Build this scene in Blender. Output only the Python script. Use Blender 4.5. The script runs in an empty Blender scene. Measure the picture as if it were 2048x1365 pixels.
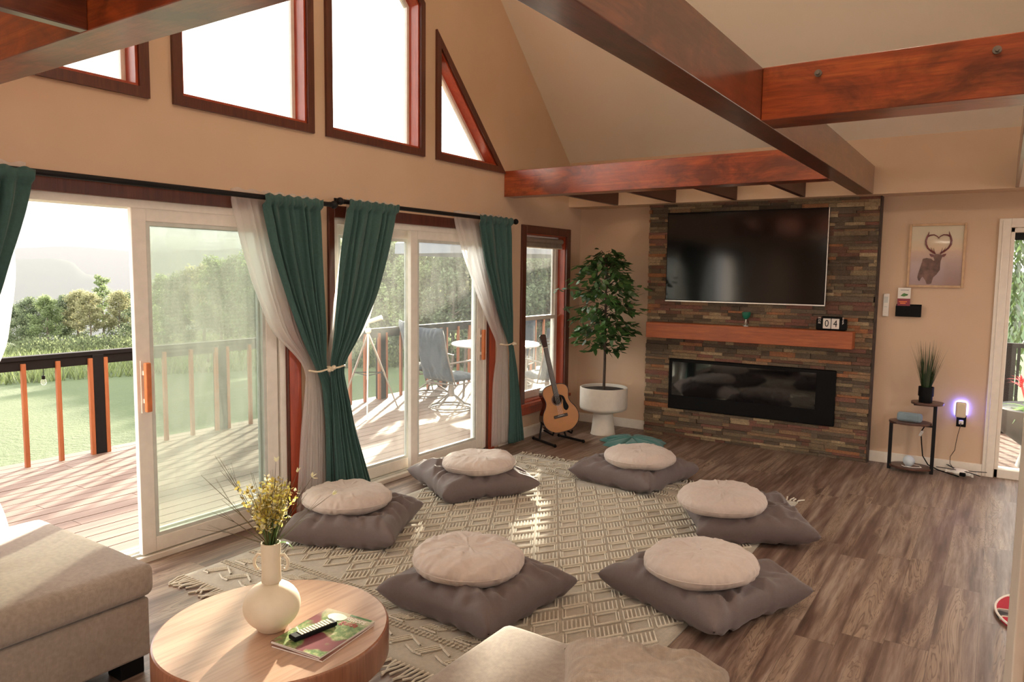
import bpy, bmesh, math, random
from mathutils import Vector, Matrix, noise
R = math.radians
sc = bpy.context.scene
col = sc.collection
random.seed(7)
PI = math.pi

# ------------------------------------------------------------------ camera
cam_d = bpy.data.cameras.new('camera')
cam = bpy.data.objects.new('camera', cam_d); col.objects.link(cam)
yaw, pitch, roll = R(33.542), R(-5.301), R(0.699)
Fw = Vector((-math.sin(yaw)*math.cos(pitch), math.cos(yaw)*math.cos(pitch), math.sin(pitch)))
Rt = Vector((math.cos(yaw), math.sin(yaw), 0)); Up = Rt.cross(Fw)
R2 = Rt*math.cos(roll) + Up*math.sin(roll); U2 = -Rt*math.sin(roll) + Up*math.cos(roll)
M = Matrix((R2, U2, -Fw)).transposed().to_4x4(); M.translation = Vector((3.999, -7.402, 1.688))
cam.matrix_world = M
cam_d.sensor_fit = 'HORIZONTAL'; cam_d.sensor_width = 36; cam_d.lens = 1473.0/2048*36
cam_d.clip_start = 0.02; cam_d.clip_end = 9000
sc.camera = cam
# ------------------------------------------------------------------ colour and light
sc.view_settings.view_transform = 'Standard'; sc.view_settings.look = 'None'
sc.view_settings.exposure = 1.0; sc.view_settings.gamma = 1
sc.view_settings.use_curve_mapping = False
SUN_AZ = Vector((-0.512, 0.859, 0)).normalized(); SUN_EL = R(15)
SUN_DIR = (SUN_AZ*math.cos(SUN_EL) + Vector((0, 0, math.sin(SUN_EL)))).normalized()
w = bpy.data.worlds.new('world'); sc.world = w; w.use_nodes = True
nt = w.node_tree; nt.nodes.clear()
def wn(t): return nt.nodes.new(t)
tc = wn('ShaderNodeTexCoord'); dot = wn('ShaderNodeVectorMath'); dot.operation = 'DOT_PRODUCT'
dot.inputs[1].default_value = SUN_DIR; nt.links.new(tc.outputs['Generated'], dot.inputs[0])
rp = wn('ShaderNodeValToRGB'); nt.links.new(dot.outputs['Value'], rp.inputs[0])
rp.color_ramp.elements[0].position = 0.0; rp.color_ramp.elements[0].color = (0.98, 0.955, 0.92, 1)
rp.color_ramp.elements[1].position = 0.97; rp.color_ramp.elements[1].color = (1.0, 0.95, 0.87, 1)
bg = wn('ShaderNodeBackground'); bg.inputs[1].default_value = 2.7
nt.links.new(rp.outputs[0], bg.inputs[0])
wo = wn('ShaderNodeOutputWorld'); nt.links.new(bg.outputs[0], wo.inputs[0])
sun_d = bpy.data.lights.new('sun', 'SUN'); sun_d.energy = 15; sun_d.angle = R(1.5); sun_d.color = (1.0, 0.87, 0.70)
sun = bpy.data.objects.new('sun', sun_d); col.objects.link(sun)
sun.rotation_euler = SUN_DIR.to_track_quat('Z', 'Y').to_euler()
cy = sc.cycles
cy.max_bounces = 10; cy.diffuse_bounces = 6; cy.glossy_bounces = 4; cy.transmission_bounces = 4
cy.transparent_max_bounces = 24; cy.volume_bounces = 1
cy.caustics_reflective = False; cy.caustics_refractive = False
cy.sample_clamp_indirect = 8; cy.use_denoising = True
try:
    cy.denoiser = 'OPENIMAGEDENOISE'; cy.denoising_input_passes = 'RGB_ALBEDO_NORMAL'
except Exception: pass

# ------------------------------------------------------------------ node helpers
MATS = {}
class NB:
    def __init__(s, name):
        s.m = bpy.data.materials.new(name); s.m.use_nodes = True; s.t = s.m.node_tree
        s.b = s.t.nodes['Principled BSDF']; s.o = s.t.nodes['Material Output']
        MATS[name] = s.m
    def n(s, t, **k):
        x = s.t.nodes.new(t)
        for a, v in k.items(): setattr(x, a, v)
        return x
    def l(s, a, b): s.t.links.new(a, b)
    def coords(s, scale=(1, 1, 1), kind='Object', rot=(0, 0, 0)):
        tc = s.n('ShaderNodeTexCoord'); mp = s.n('ShaderNodeMapping')
        mp.inputs['Scale'].default_value = scale; mp.inputs['Rotation'].default_value = rot
        s.l(tc.outputs[kind], mp.inputs[0]); return mp.outputs[0]
    def world(s, scale=(1, 1, 1)):
        g = s.n('ShaderNodeNewGeometry'); mp = s.n('ShaderNodeMapping'); mp.inputs['Scale'].default_value = scale
        s.l(g.outputs['Position'], mp.inputs[0]); return mp.outputs[0]
    def noise(s, v, scale=5, detail=3, rough=.5, dist=0):
        x = s.n('ShaderNodeTexNoise'); x.inputs['Scale'].default_value = scale; x.inputs['Detail'].default_value = detail
        x.inputs['Roughness'].default_value = rough; x.inputs['Distortion'].default_value = dist
        s.l(v, x.inputs['Vector']); return x.outputs['Fac']
    def math(s, op, a, b=None, clamp=False):
        x = s.n('ShaderNodeMath', operation=op, use_clamp=clamp)
        for i, q in enumerate((a, b)):
            if q is None: continue
            if isinstance(q, (int, float)): x.inputs[i].default_value = q
            else: s.l(q, x.inputs[i])
        return x.outputs[0]
    def ramp(s, f, stops, interp='LINEAR'):
        x = s.n('ShaderNodeValToRGB'); e = x.color_ramp; e.interpolation = interp
        while len(e.elements) < len(stops): e.elements.new(.5)
        for el, (p, c) in zip(e.elements, stops):
            el.position = p; el.color = (*c, 1) if len(c) == 3 else c
        s.l(f, x.inputs[0]); return x.outputs[0]
    def mix(s, f, a, b, blend='MIX'):
        x = s.n('ShaderNodeMix', data_type='RGBA', blend_type=blend)
        for i, q in ((0, f), (6, a), (7, b)):
            if isinstance(q, (int, float)): x.inputs[i].default_value = q
            elif isinstance(q, tuple): x.inputs[i].default_value = (*q, 1)
            else: s.l(q, x.inputs[i])
        return x.outputs[2]
    def bump(s, h, strength=.3, dist=.01):
        x = s.n('ShaderNodeBump'); x.inputs['Strength'].default_value = strength; x.inputs['Distance'].default_value = dist
        s.l(h, x.inputs['Height']); s.l(x.outputs[0], s.b.inputs['Normal'])
    def set(s, **k):
        for a, v in k.items():
            i = s.b.inputs[a.replace('_', ' ')]
            if isinstance(v, (int, float)): i.default_value = v
            elif isinstance(v, tuple): i.default_value = (*v, 1)
            else: s.l(v, i)
        return s.m
def plain(name, c, rough=.5, metal=0, var=.06, nscale=20, bump=0, **k):
    b = NB(name); v = b.coords()
    f = b.noise(v, nscale, 3)
    c2 = tuple(min(1, x*(1+var*2)) for x in c); c1 = tuple(x*(1-var*2) for x in c)
    b.set(Base_Color=b.ramp(f, [(.3, c1), (.7, c2)]), Roughness=rough, Metallic=metal)
    if bump: b.bump(b.noise(v, nscale*4, 3), bump, .004)
    for a, x in k.items(): b.set(**{a: x})
    return b.m
def fabric(name, c, weave=900, rough=.9, var=.08, bs=.25, sheen=.3):
    b = NB(name); v = b.coords()
    w1 = b.n('ShaderNodeTexWave', bands_direction='X'); w1.inputs['Scale'].default_value = weave/6; b.l(v, w1.inputs[0])
    w2 = b.n('ShaderNodeTexWave', bands_direction='Y'); w2.inputs['Scale'].default_value = weave/6; b.l(v, w2.inputs[0])
    h = b.math('ADD', w1.outputs['Fac'], w2.outputs['Fac'])
    f = b.noise(v, 60, 4)
    b.set(Base_Color=b.ramp(f, [(.3, tuple(x*(1-var) for x in c)), (.7, tuple(min(1, x*(1+var)) for x in c))]), Roughness=rough, Sheen_Weight=sheen)
    b.bump(h, bs, .001); return b.m
def wood(name, c1, c2, c3, axis='X', scale=1.0, rough=.35, coat=0, blotch=0, bs=.1):
    b = NB(name)
    sc3 = {'X': (.6, 9, 9), 'Y': (9, .6, 9), 'Z': (9, 9, .6)}[axis]
    v = b.coords(tuple(q*scale for q in sc3))
    f1 = b.noise(v, 3, 6, .6, 1.2)
    g = b.noise(b.coords(tuple(q*scale*5 for q in sc3)), 4, 3)
    cc = b.ramp(f1, [(.25, c1), (.5, c2), (.75, c3)])
    cc = b.mix(b.math('MULTIPLY', b.ramp(g, [(.45, (0, 0, 0)), (.7, (1, 1, 1))]), .35), cc, tuple(x*.5 for x in c1))
    if blotch:
        sb = tuple(2.2 if q == sc3[0]*0+.6 else 4 for q in sc3)
        f2 = b.noise(b.coords(sb), 1.3, 5, .65, .6)
        cc = b.mix(b.ramp(f2, [(.42, (0, 0, 0)), (.62, (blotch,)*3)]), cc, tuple(x*.42 for x in c1))
    b.set(Base_Color=cc, Roughness=rough, Coat_Weight=coat, Coat_Roughness=.22)
    b.bump(f1, bs, .004); return b.m

# ---- surfaces of the room
b = NB('wall_paint'); v = b.world(); f = b.noise(v, 2.2, 2)
b.set(Base_Color=b.ramp(f, [(.3, (.585, .415, .285)), (.7, (.625, .445, .31))]), Roughness=.62); b.bump(b.noise(v, 180, 2), .12, .002)
b = NB('ceiling_paint'); v = b.world()
b.set(Base_Color=b.ramp(b.noise(v, 1.5, 2), [(.3, (.84, .765, .66)), (.7, (.87, .795, .69))]), Roughness=.8); b.bump(b.noise(v, 150, 2), .1, .002)
plain('white_trim', (.78, .71, .62), .35, var=.02)
plain('vinyl_white', (.80, .755, .69), .3, var=.02)
plain('vinyl_grey', (.60, .62, .58), .4, var=.03)
wood('dark_casing', (.06, .014, .008), (.10, .024, .012), (.14, .036, .017), 'Z', 1, .35, .15)
wood('red_casing', (.28, .035, .012), (.38, .055, .018), (.46, .08, .025), 'Z', 1, .35, .2)
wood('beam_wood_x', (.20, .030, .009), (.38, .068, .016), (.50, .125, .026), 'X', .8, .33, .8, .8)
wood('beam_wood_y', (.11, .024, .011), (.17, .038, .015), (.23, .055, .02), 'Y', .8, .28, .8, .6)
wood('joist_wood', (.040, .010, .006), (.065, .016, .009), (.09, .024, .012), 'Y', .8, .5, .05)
wood('mantel_wood', (.26, .06, .018), (.38, .095, .026), (.48, .14, .04), 'X', 1.2, .45, .1)
wood('table_wood', (.38, .22, .145), (.49, .31, .215), (.58, .40, .29), 'Y', .4, .3, .35)
wood('table_edge', (.20, .075, .04), (.29, .115, .06), (.37, .16, .085), 'Z', .6, .3, .35)
wood('deck_rail_wood', (.22, .06, .02), (.29, .085, .026), (.34, .11, .036), 'Z', 1, .6)
plain('deck_rail_black', (.010, .008, .0085), .6, Specular_IOR_Level=.12)
# floor planks
b = NB('floor_planks'); g = b.n('ShaderNodeNewGeometry'); sp = b.n('ShaderNodeSeparateXYZ'); b.l(g.outputs['Position'], sp.inputs[0])
PW, PL = .182, 1.22
xi = b.math('DIVIDE', sp.outputs[0], PW); row = b.math('FLOOR', xi)
wn1 = b.n('ShaderNodeTexWhiteNoise', noise_dimensions='1D'); b.l(row, wn1.inputs['W'])
yi = b.math('ADD', b.math('DIVIDE', sp.outputs[1], PL), b.math('MULTIPLY', wn1.outputs['Value'], 7.3)); colm = b.math('FLOOR', yi)
cb = b.n('ShaderNodeCombineXYZ'); b.l(row, cb.inputs[0]); b.l(colm, cb.inputs[1])
wn2 = b.n('ShaderNodeTexWhiteNoise', noise_dimensions='3D'); b.l(cb.outputs[0], wn2.inputs['Vector'])
cv = b.n('ShaderNodeCombineXYZ')
b.l(b.math('MULTIPLY', sp.outputs[0], 9.5), cv.inputs[0]); b.l(b.math('MULTIPLY', sp.outputs[1], .75), cv.inputs[1])
b.l(b.math('MULTIPLY', wn2.outputs['Value'], 50), cv.inputs[2])
n1 = b.noise(cv.outputs[0], 1.0, 4, .55, .8)
rings = b.math('FRACT', b.math('MULTIPLY', n1, 24))
rings = b.ramp(rings, [(0, (.15,)*3), (.25, (.85,)*3), (.8, (1,)*3), (1, (.15,)*3)])
cv2 = b.n('ShaderNodeCombineXYZ')
b.l(b.math('MULTIPLY', sp.outputs[0], 60), cv2.inputs[0]); b.l(b.math('MULTIPLY', sp.outputs[1], 2.2), cv2.inputs[1]); b.l(b.math('MULTIPLY', wn2.outputs['Value'], 30), cv2.inputs[2])
fine = b.noise(cv2.outputs[0], 1.0, 3)
n3v = b.n('ShaderNodeCombineXYZ'); b.l(b.math('MULTIPLY', sp.outputs[0], 17), n3v.inputs[0]); b.l(b.math('MULTIPLY', sp.outputs[1], 1.3), n3v.inputs[1]); b.l(b.math('MULTIPLY', wn2.outputs['Value'], 91), n3v.inputs[2])
tone = b.noise(n3v.outputs[0], 1.0, 5, .62)
base = b.ramp(tone, [(.30, (.050, .027, .020)), (.43, (.120, .066, .047)), (.54, (.205, .137, .106)), (.68, (.36, .275, .22))])
base = b.mix(b.math('MULTIPLY', wn2.outputs['Value'], .35), base, (.19, .13, .105))
ringmask = b.ramp(n1, [(.50, (0, 0, 0)), (.60, (1, 1, 1))])
cc = b.mix(b.math('MULTIPLY', ringmask, b.math('SUBTRACT', 1.0, rings)), base, (.10, .055, .04))
cc = b.mix(b.math('MULTIPLY', b.math('MULTIPLY', ringmask, rings), .6), cc, (.40, .29, .21))
cc = b.mix(b.math('MULTIPLY', b.ramp(fine, [(.5, (0, 0, 0)), (.75, (1, 1, 1))]), .4), cc, (.10, .055, .04))
gx = b.math('ABSOLUTE', b.math('SUBTRACT', b.math('FRACT', xi), .5)); gy = b.math('ABSOLUTE', b.math('SUBTRACT', b.math('FRACT', yi), .5))
gap = b.math('MAXIMUM', b.math('GREATER_THAN', gx, .494), b.math('GREATER_THAN', gy, .499))
cc = b.mix(b.math('MULTIPLY', gap, .6), cc, (.05, .03, .022))
b.set(Base_Color=cc, Roughness=b.ramp(fine, [(.2, (.34,)*3), (.8, (.5,)*3)]))
b.bump(b.math('SUBTRACT', fine, b.math('MULTIPLY', gap, 2.0)), .12, .003)
# deck boards
b = NB('deck_boards'); v = b.coords((16, .9, 1)); at = b.n('ShaderNodeAttribute', attribute_name='rnd')
f = b.noise(v, 2, 5, .6, .5)
c1 = b.ramp(f, [(.3, (.085, .042, .028)), (.55, (.12, .068, .048)), (.75, (.155, .095, .07))])
cc = b.mix(b.math('MULTIPLY', at.outputs['Fac'], .4), c1, (.15, .10, .078))
b.set(Base_Color=cc, Roughness=.65); b.bump(f, .25, .004)
# stone
b = NB('ledger_stone'); at = b.n('ShaderNodeAttribute', attribute_name='rnd'); v = b.coords()
f = b.noise(v, 22, 5, .65); f2 = b.noise(v, 90, 4, .6)
c1 = b.ramp(at.outputs['Fac'], [(0, (.085, .060, .036)), (.14, (.23, .165, .090)), (.28, (.13, .10, .062)), (.40, (.34, .20, .10)), (.50, (.18, .075, .045)), (.60, (.28, .205, .11)), (.70, (.155, .115, .074)), (.78, (.42, .165, .062)), (.84, (.50, .37, .21)), (.92, (.24, .09, .060)), (1, (.55, .26, .10))], 'CONSTANT')
c2 = b.mix(b.ramp(f, [(.35, (0, 0, 0)), (.65, (.75,)*3)]), c1, b.mix(.5, c1, (.16, .085, .05)))
cc = b.mix(b.ramp(f2, [(.3, (.45,)*3), (.6, (0, 0, 0))]), c2, (.045, .036, .03))
b.set(Base_Color=cc, Roughness=.6); b.bump(b.math('ADD', f, f2), .7, .012)
# glass
def glass_mat(name, tint, haze, haze_col=(.8, .82, .76), lines=0, rough=.0, trans=.5):
    b = NB(name); t = b.t; t.nodes.remove(b.b)
    tr = b.n('ShaderNodeBsdfTransparent'); tr.inputs[0].default_value = (*tint, 1)
    gl = b.n('ShaderNodeBsdfGlossy'); gl.inputs['Roughness'].default_value = rough; gl.inputs[0].default_value = (1, 1, 1, 1)
    fr = b.n('ShaderNodeLayerWeight'); fr.inputs[0].default_value = .12
    m1 = b.n('ShaderNodeMixShader'); b.l(b.math('MULTIPLY', fr.outputs['Fresnel'], .8), m1.inputs[0]); b.l(tr.outputs[0], m1.inputs[1]); b.l(gl.outputs[0], m1.inputs[2])
    out = m1.outputs[0]
    if haze:
        tl = b.n('ShaderNodeBsdfTranslucent'); tl.inputs[0].default_value = (*haze_col, 1)
        df = b.n('ShaderNodeBsdfDiffuse'); df.inputs[0].default_value = (*haze_col, 1)
        m2 = b.n('ShaderNodeMixShader'); m2.inputs[0].default_value = 1-trans; b.l(tl.outputs[0], m2.inputs[1]); b.l(df.outputs[0], m2.inputs[2])
        v = b.coords((1, 2.2, .5)); f = b.noise(v, 2.5, 6, .7, 1.5)
        fac = b.math('MULTIPLY', b.ramp(f, [(.35, (.55,)*3), (.72, (1.5,)*3)]), haze)
        if lines:
            wv = b.n('ShaderNodeTexWave', bands_direction='Z'); wv.inputs['Scale'].default_value = lines; wv.inputs['Distortion'].default_value = .6; b.l(v, wv.inputs[0])
            fac = b.math('MULTIPLY', fac, b.math('ADD', b.math('MULTIPLY', wv.outputs['Fac'], .18), .9))
        m3 = b.n('ShaderNodeMixShader'); b.l(fac, m3.inputs[0]); b.l(out, m3.inputs[1]); b.l(m2.outputs[0], m3.inputs[2]); out = m3.outputs[0]
    b.l(out, b.o.inputs[0]); return b.m
glass_mat('clear_glass', (.96, .97, .96), .01)
glass_mat('dirty_glass', (.93, .95, .93), .075)
glass_mat('screened_glass', (.82, .86, .82), .26, (.36, .37, .34), 26)
def sheer(name, c, alpha):
    b = NB(name); t = b.t; t.nodes.remove(b.b)
    tr = b.n('ShaderNodeBsdfTransparent'); tl = b.n('ShaderNodeBsdfTranslucent'); tl.inputs[0].default_value = (*c, 1)
    df = b.n('ShaderNodeBsdfDiffuse'); df.inputs[0].default_value = (*c, 1)
    m2 = b.n('ShaderNodeMixShader'); m2.inputs[0].default_value = .28; b.l(tl.outputs[0], m2.inputs[1]); b.l(df.outputs[0], m2.inputs[2])
    m3 = b.n('ShaderNodeMixShader'); v = b.coords((1, 1, 1)); wv = b.n('ShaderNodeTexWave', bands_direction='Z'); wv.inputs['Scale'].default_value = 160; b.l(v, wv.inputs[0])
    b.l(b.math('ADD', b.math('MULTIPLY', wv.outputs['Fac'], .06), alpha), m3.inputs[0]); b.l(tr.outputs[0], m3.inputs[1]); b.l(m2.outputs[0], m3.inputs[2])
    b.l(m3.outputs[0], b.o.inputs[0]); return b.m
sheer('sheer_cloth', (.96, .94, .93), .54)
fabric('teal_cloth', (.030, .088, .079), 700, .75, .12, .2, .2)
fabric('grey_pillow', (.135, .100, .096), 700, .75, .05, .15, .15)
fabric('blush_pillow', (.54, .45, .40), 700, .8, .04, .12, .2)
fabric('sofa_cloth', (.31, .245, .20), 420, .9, .14, .5)
fabric('throw_cloth', (.36, .285, .225), 420, .9, .14, .5)
fabric('rug_base', (.43, .375, .30), 300, .95, .1, .8)  # darker than the yarn, imitating the shade the ropes cast
fabric('rug_yarn', (.62, .56, .46), 300, .95, .08, .3)
fabric('teal_mat', (.05, .19, .185), 500, .8, .1, .2)
fabric('denim_cloth', (.035, .05, .075), 500, .9, .3, .3)
fabric('umbrella_cloth', (.12, .145, .20), 400, .9, .1, .2)
fabric('speaker_cloth', (.20, .27, .31), 900, .9, .06, .3)
plain('black_metal', (.008, .007, .008), .45, .0, Specular_IOR_Level=.2)
plain('black_plastic', (.006, .006, .0065), .5, Specular_IOR_Level=.1)
plain('black_gloss', (.006, .006, .007), .09, var=0)
plain('tv_screen', (.003, .003, .0035), .10, var=0, Specular_IOR_Level=.4)
plain('silver', (.60, .56, .52), .3, .9, var=.02)
plain('ceramic_cream', (.70, .60, .45), .55, var=.04, nscale=8)
plain('speaker_white', (.55, .62, .67), .6, var=.02)
plain('ceramic_white', (.72, .665, .59), .6, var=.02, bump=.1)
plain('soil', (.03, .02, .015), .95, var=.4, bump=.5)
plain('bark_dark', (.06, .04, .03), .8, var=.2, bump=.4)
plain('bark', (.16, .13, .10), .9, var=.25)
plain('white_plastic', (.80, .76, .70), .4, var=.02)
plain('guitar_top', (.46, .19, .042), .25, var=.05, nscale=6, Coat_Weight=.5)
plain('guitar_side', (.035, .012, .008), .2, Coat_Weight=.6)
plain('rosewood', (.035, .02, .014), .4)
plain('ivory', (.75, .68, .52), .5)
plain('dark_shelf_wood', (.085, .035, .022), .35, var=.2)
plain('patio_metal', (.24, .21, .19), .4, .5)
plain('patio_top', (.72, .69, .64), .25)
plain('planter_grey', (.03, .03, .032), .6)
plain('red_flower', (.75, .04, .06), .5, var=.2)
plain('pink_flower', (.78, .33, .28), .5, var=.2)
plain('green_glass', (.01, .16, .10), .08, var=.1)
plain('handle_wood', (.58, .17, .05), .4)
plain('frame_wood', (.55, .36, .21), .45, var=.06)
plain('roller_blind', (.26, .20, .155), .8)
plain('tie_wood', (.78, .68, .52), .4)
plain('paper_white', (.80, .74, .68), .5, var=.02)
plain('maroon_print', (.25, .02, .035), .4)
plain('orange_print', (.85, .22, .05), .5)
plain('green_print', (.06, .16, .04), .5, var=.3)
plain('grey_print', (.35, .33, .33), .5)
plain('red_print', (.42, .04, .05), .5)
plain('teal_hem', (.03, .17, .19), .8)
plain('brass', (.55, .36, .14), .3, .9)
def leafm(name, c, var=.25, tr=.35, gl_=.09):
    b = NB(name); at = b.n('ShaderNodeAttribute', attribute_name='rnd'); 
    cc = b.ramp(at.outputs['Fac'], [(0, tuple(x*(1-var*1.6) for x in c)), (.5, c), (1, tuple(min(1, x*(1+var*1.6)) for x in c))])
    b.t.nodes.remove(b.b)
    df = b.n('ShaderNodeBsdfDiffuse'); b.l(cc, df.inputs[0]); tl = b.n('ShaderNodeBsdfTranslucent'); b.l(cc, tl.inputs[0])
    m = b.n('ShaderNodeMixShader'); m.inputs[0].default_value = tr; b.l(df.outputs[0], m.inputs[1]); b.l(tl.outputs[0], m.inputs[2])
    gl = b.n('ShaderNodeBsdfGlossy'); gl.inputs['Roughness'].default_value = .35
    m2 = b.n('ShaderNodeMixShader'); m2.inputs[0].default_value = gl_; b.l(m.outputs[0], m2.inputs[1]); b.l(gl.outputs[0], m2.inputs[2])
    b.l(m2.outputs[0], b.o.inputs[0]); return b.m
leafm('leaf_ficus', (.07, .175, .045), .35); leafm('leaf_dark', (.03, .07, .02)); leafm('leaf_bright', (.14, .30, .05))
leafm('tree_green', (.21, .265, .125), .3, .55, .015); leafm('tree_deep', (.145, .18, .105), .3, .55, .015); leafm('tree_olive', (.31, .305, .17), .25, .55, .015)
leafm('meadow_grass', (.155, .19, .075), .3, .5, .02); leafm('brush_green', (.12, .145, .075), .3, .5, .01)
leafm('yellow_flower', (.78, .60, .14), .4, .5); leafm('pale_petal', (.85, .80, .55), .2, .5); leafm('dry_stem', (.16, .12, .04), .3, .2)
leafm('willow_green', (.06, .095, .026), .35, .45)
b = NB('lawn'); v = b.world(); f = b.noise(v, .35, 4); f2 = b.noise(v, 9, 4, .7)
b.set(Base_Color=b.mix(b.math('MULTIPLY', f2, .5), b.ramp(f, [(.3, (.044, .070, .019)), (.7, (.064, .094, .027))]), (.024, .046, .010)), Roughness=.9)
b.bump(f2, 1.0, .12)
b = NB('hill_forest'); v = b.world(); f = b.noise(v, .02, 5, .7)
b.set(Base_Color=b.ramp(f, [(.3, (.05, .085, .04)), (.7, (.09, .13, .06))]), Roughness=1)
b = NB('valley_haze'); b.t.nodes.remove(b.b); vs = b.n('ShaderNodeVolumeScatter'); vs.inputs['Color'].default_value = (.165, .168, .180, 1)
vs.inputs['Density'].default_value = .0012; vs.inputs['Anisotropy'].default_value = .2
va = b.n('ShaderNodeVolumeAbsorption'); va.inputs['Color'].default_value = (.165, .168, .180, 1); va.inputs['Density'].default_value = .0012
ad = b.n('ShaderNodeAddShader'); b.l(vs.outputs[0], ad.inputs[0]); b.l(va.outputs[0], ad.inputs[1]); b.l(ad.outputs[0], b.o.inputs['Volume'])
b = NB('night_glow'); b.set(Base_Color=(.8, .8, .9), Emission_Color=(.10, .14, 1.0), Emission_Strength=45.0)
# fireplace glass: dark, mirror like
plain('fire_glass', (.004, .004, .005), .04, var=0, Specular_IOR_Level=.9)

# ------------------------------------------------------------------ mesh builder
class MB:
    def __init__(s): s.v = []; s.f = []; s.m = []; s.r = []; s.cm = 0; s.cr = 0.0; s.sm = []; s.csm = False
    def add(s, vs, fs):
        o = len(s.v); s.v += [tuple(q) for q in vs]
        for f in fs: s.f.append(tuple(o+i for i in f)); s.m.append(s.cm); s.r.append(s.cr); s.sm.append(s.csm)
    def box(s, c, d, rot=None):
        hx, hy, hz = d[0]/2, d[1]/2, d[2]/2
        vs = [Vector((x, y, z)) for x in (-hx, hx) for y in (-hy, hy) for z in (-hz, hz)]
        if rot is not None: vs = [rot @ q for q in vs]
        vs = [q+Vector(c) for q in vs]
        s.add(vs, [(0, 1, 3, 2), (4, 6, 7, 5), (0, 4, 5, 1), (2, 3, 7, 6), (0, 2, 6, 4), (1, 5, 7, 3)])
    def bb(s, x0, x1, y0, y1, z0, z1): s.box(((x0+x1)/2, (y0+y1)/2, (z0+z1)/2), (abs(x1-x0), abs(y1-y0), abs(z1-z0)))
    def tube(s, pts, rad, n=8, cap=True):
        pts = [Vector(p) for p in pts]; rs = rad if isinstance(rad, (list, tuple)) else [rad]*len(pts)
        rings = []; t0 = (pts[1]-pts[0]).normalized(); a = t0.orthogonal().normalized()
        for i, p in enumerate(pts):
            t = ((pts[min(i+1, len(pts)-1)]-pts[max(i-1, 0)])).normalized()
            a = (a - t*a.dot(t)).normalized(); c = t.cross(a)
            rings.append([p+(a*math.cos(2*PI*k/n)+c*math.sin(2*PI*k/n))*rs[i] for k in range(n)])
        vs = [q for r_ in rings for q in r_]; fs = []
        for i in range(len(pts)-1):
            for k in range(n): fs.append((i*n+k, i*n+(k+1) % n, (i+1)*n+(k+1) % n, (i+1)*n+k))
        if cap: fs.append(tuple(range(n))[::-1]); fs.append(tuple((len(pts)-1)*n+k for k in range(n)))
        s.add(vs, fs)
    def lathe(s, prof, c=(0, 0, 0), n=40, sx=1, sy=1, cap=True):
        vs = []; fs = []
        for (r_, z) in prof:
            for k in range(n):
                a = 2*PI*k/n; vs.append((c[0]+r_*math.cos(a)*sx, c[1]+r_*math.sin(a)*sy, c[2]+z))
        for i in range(len(prof)-1):
            for k in range(n): fs.append((i*n+k, i*n+(k+1) % n, (i+1)*n+(k+1) % n, (i+1)*n+k))
        s.add(vs, fs)
        if cap and prof[0][0] > .0015: s.add(vs[:n], [tuple(range(n))[::-1]])
        if cap and prof[-1][0] > .0015: s.add(vs[-n:], [tuple(range(n))])
    def sphere(s, c, r_, sz=1, n=20, sx=1, sy=1):
        s.lathe([(max(1e-6, r_*math.sin(PI*i/12)), -r_*sz*math.cos(PI*i/12)) for i in range(13)], c, n, sx, sy)
    def grid(s, fn, nu, nv, wrap=False):
        vs = [fn(i/nu, j/nv) for j in range(nv+1) for i in range(nu+1)]
        fs = [(j*(nu+1)+i, j*(nu+1)+i+1, (j+1)*(nu+1)+i+1, (j+1)*(nu+1)+i) for j in range(nv) for i in range(nu)]
        s.add(vs, fs)
    def leaf(s, p, d, nrm, L, W):
        d = Vector(d).normalized(); sd = d.cross(nrm).normalized()*W/2; up = sd.cross(d).normalized()
        p = Vector(p)
        s.add([p, p+d*L*.35+sd-up*W*.12, p+d*L*.35-sd-up*W*.12, p+d*L*.75+sd*.6, p+d*L*.75-sd*.6, p+d*L], [(0, 1, 2), (1, 3, 4, 2), (3, 5, 4)])
    def blade(s, p, d, L, W, bend, nseg=4):
        p = Vector(p); d = Vector(d).normalized(); sd = d.cross(Vector((0, 0, 1)))
        sd = (sd.normalized() if sd.length > 1e-3 else Vector((1, 0, 0)))*W/2
        vs = []; q = p.copy(); dd = d.copy()
        for i in range(nseg+1):
            t = i/nseg; vs += [q+sd*(1-t*.95), q-sd*(1-t*.95)]; dd = (dd+Vector(bend)/nseg).normalized(); q = q+dd*L/nseg
        s.add(vs, [(2*i, 2*i+1, 2*i+3, 2*i+2) for i in range(nseg)])
    def build(s, name, mats, parent=None, smooth=None, bevel=0, sub=0, auto=None):
        me = bpy.data.meshes.new(name); me.from_pydata(s.v, [], s.f)
        if isinstance(mats, str): mats = [mats]
        for m in mats: me.materials.append(MATS[m])
        me.polygons.foreach_set('material_index', s.m)
        if any(s.r):
            a = me.attributes.new('rnd', 'FLOAT', 'FACE'); a.data.foreach_set('value', s.r)
        if smooth is not None: me.polygons.foreach_set('use_smooth', [smooth]*len(s.f))
        else: me.polygons.foreach_set('use_smooth', s.sm)
        me.update(); o = bpy.data.objects.new(name, me); col.objects.link(o)
        if parent is not None: o.parent = parent
        if auto or (smooth and auto is None):
            try: me.set_sharp_from_angle(angle=R(auto or 45))
            except Exception: pass
        if bevel:
            md = o.modifiers.new('bevel', 'BEVEL'); md.width = bevel; md.segments = 3; md.limit_method = 'ANGLE'; md.harden_normals = False
            me.polygons.foreach_set('use_smooth', [True]*len(s.f))
            try: me.set_sharp_from_angle(angle=R(60))
            except Exception: pass
        if sub:
            md = o.modifiers.new('sub', 'SUBSURF'); md.levels = sub; md.render_levels = sub
        return o
def tag(o, label, cat=None, group=None, kind=None):
    o['label'] = label
    if cat: o['category'] = cat
    if group: o['group'] = group
    if kind: o['kind'] = kind
    return o
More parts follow.
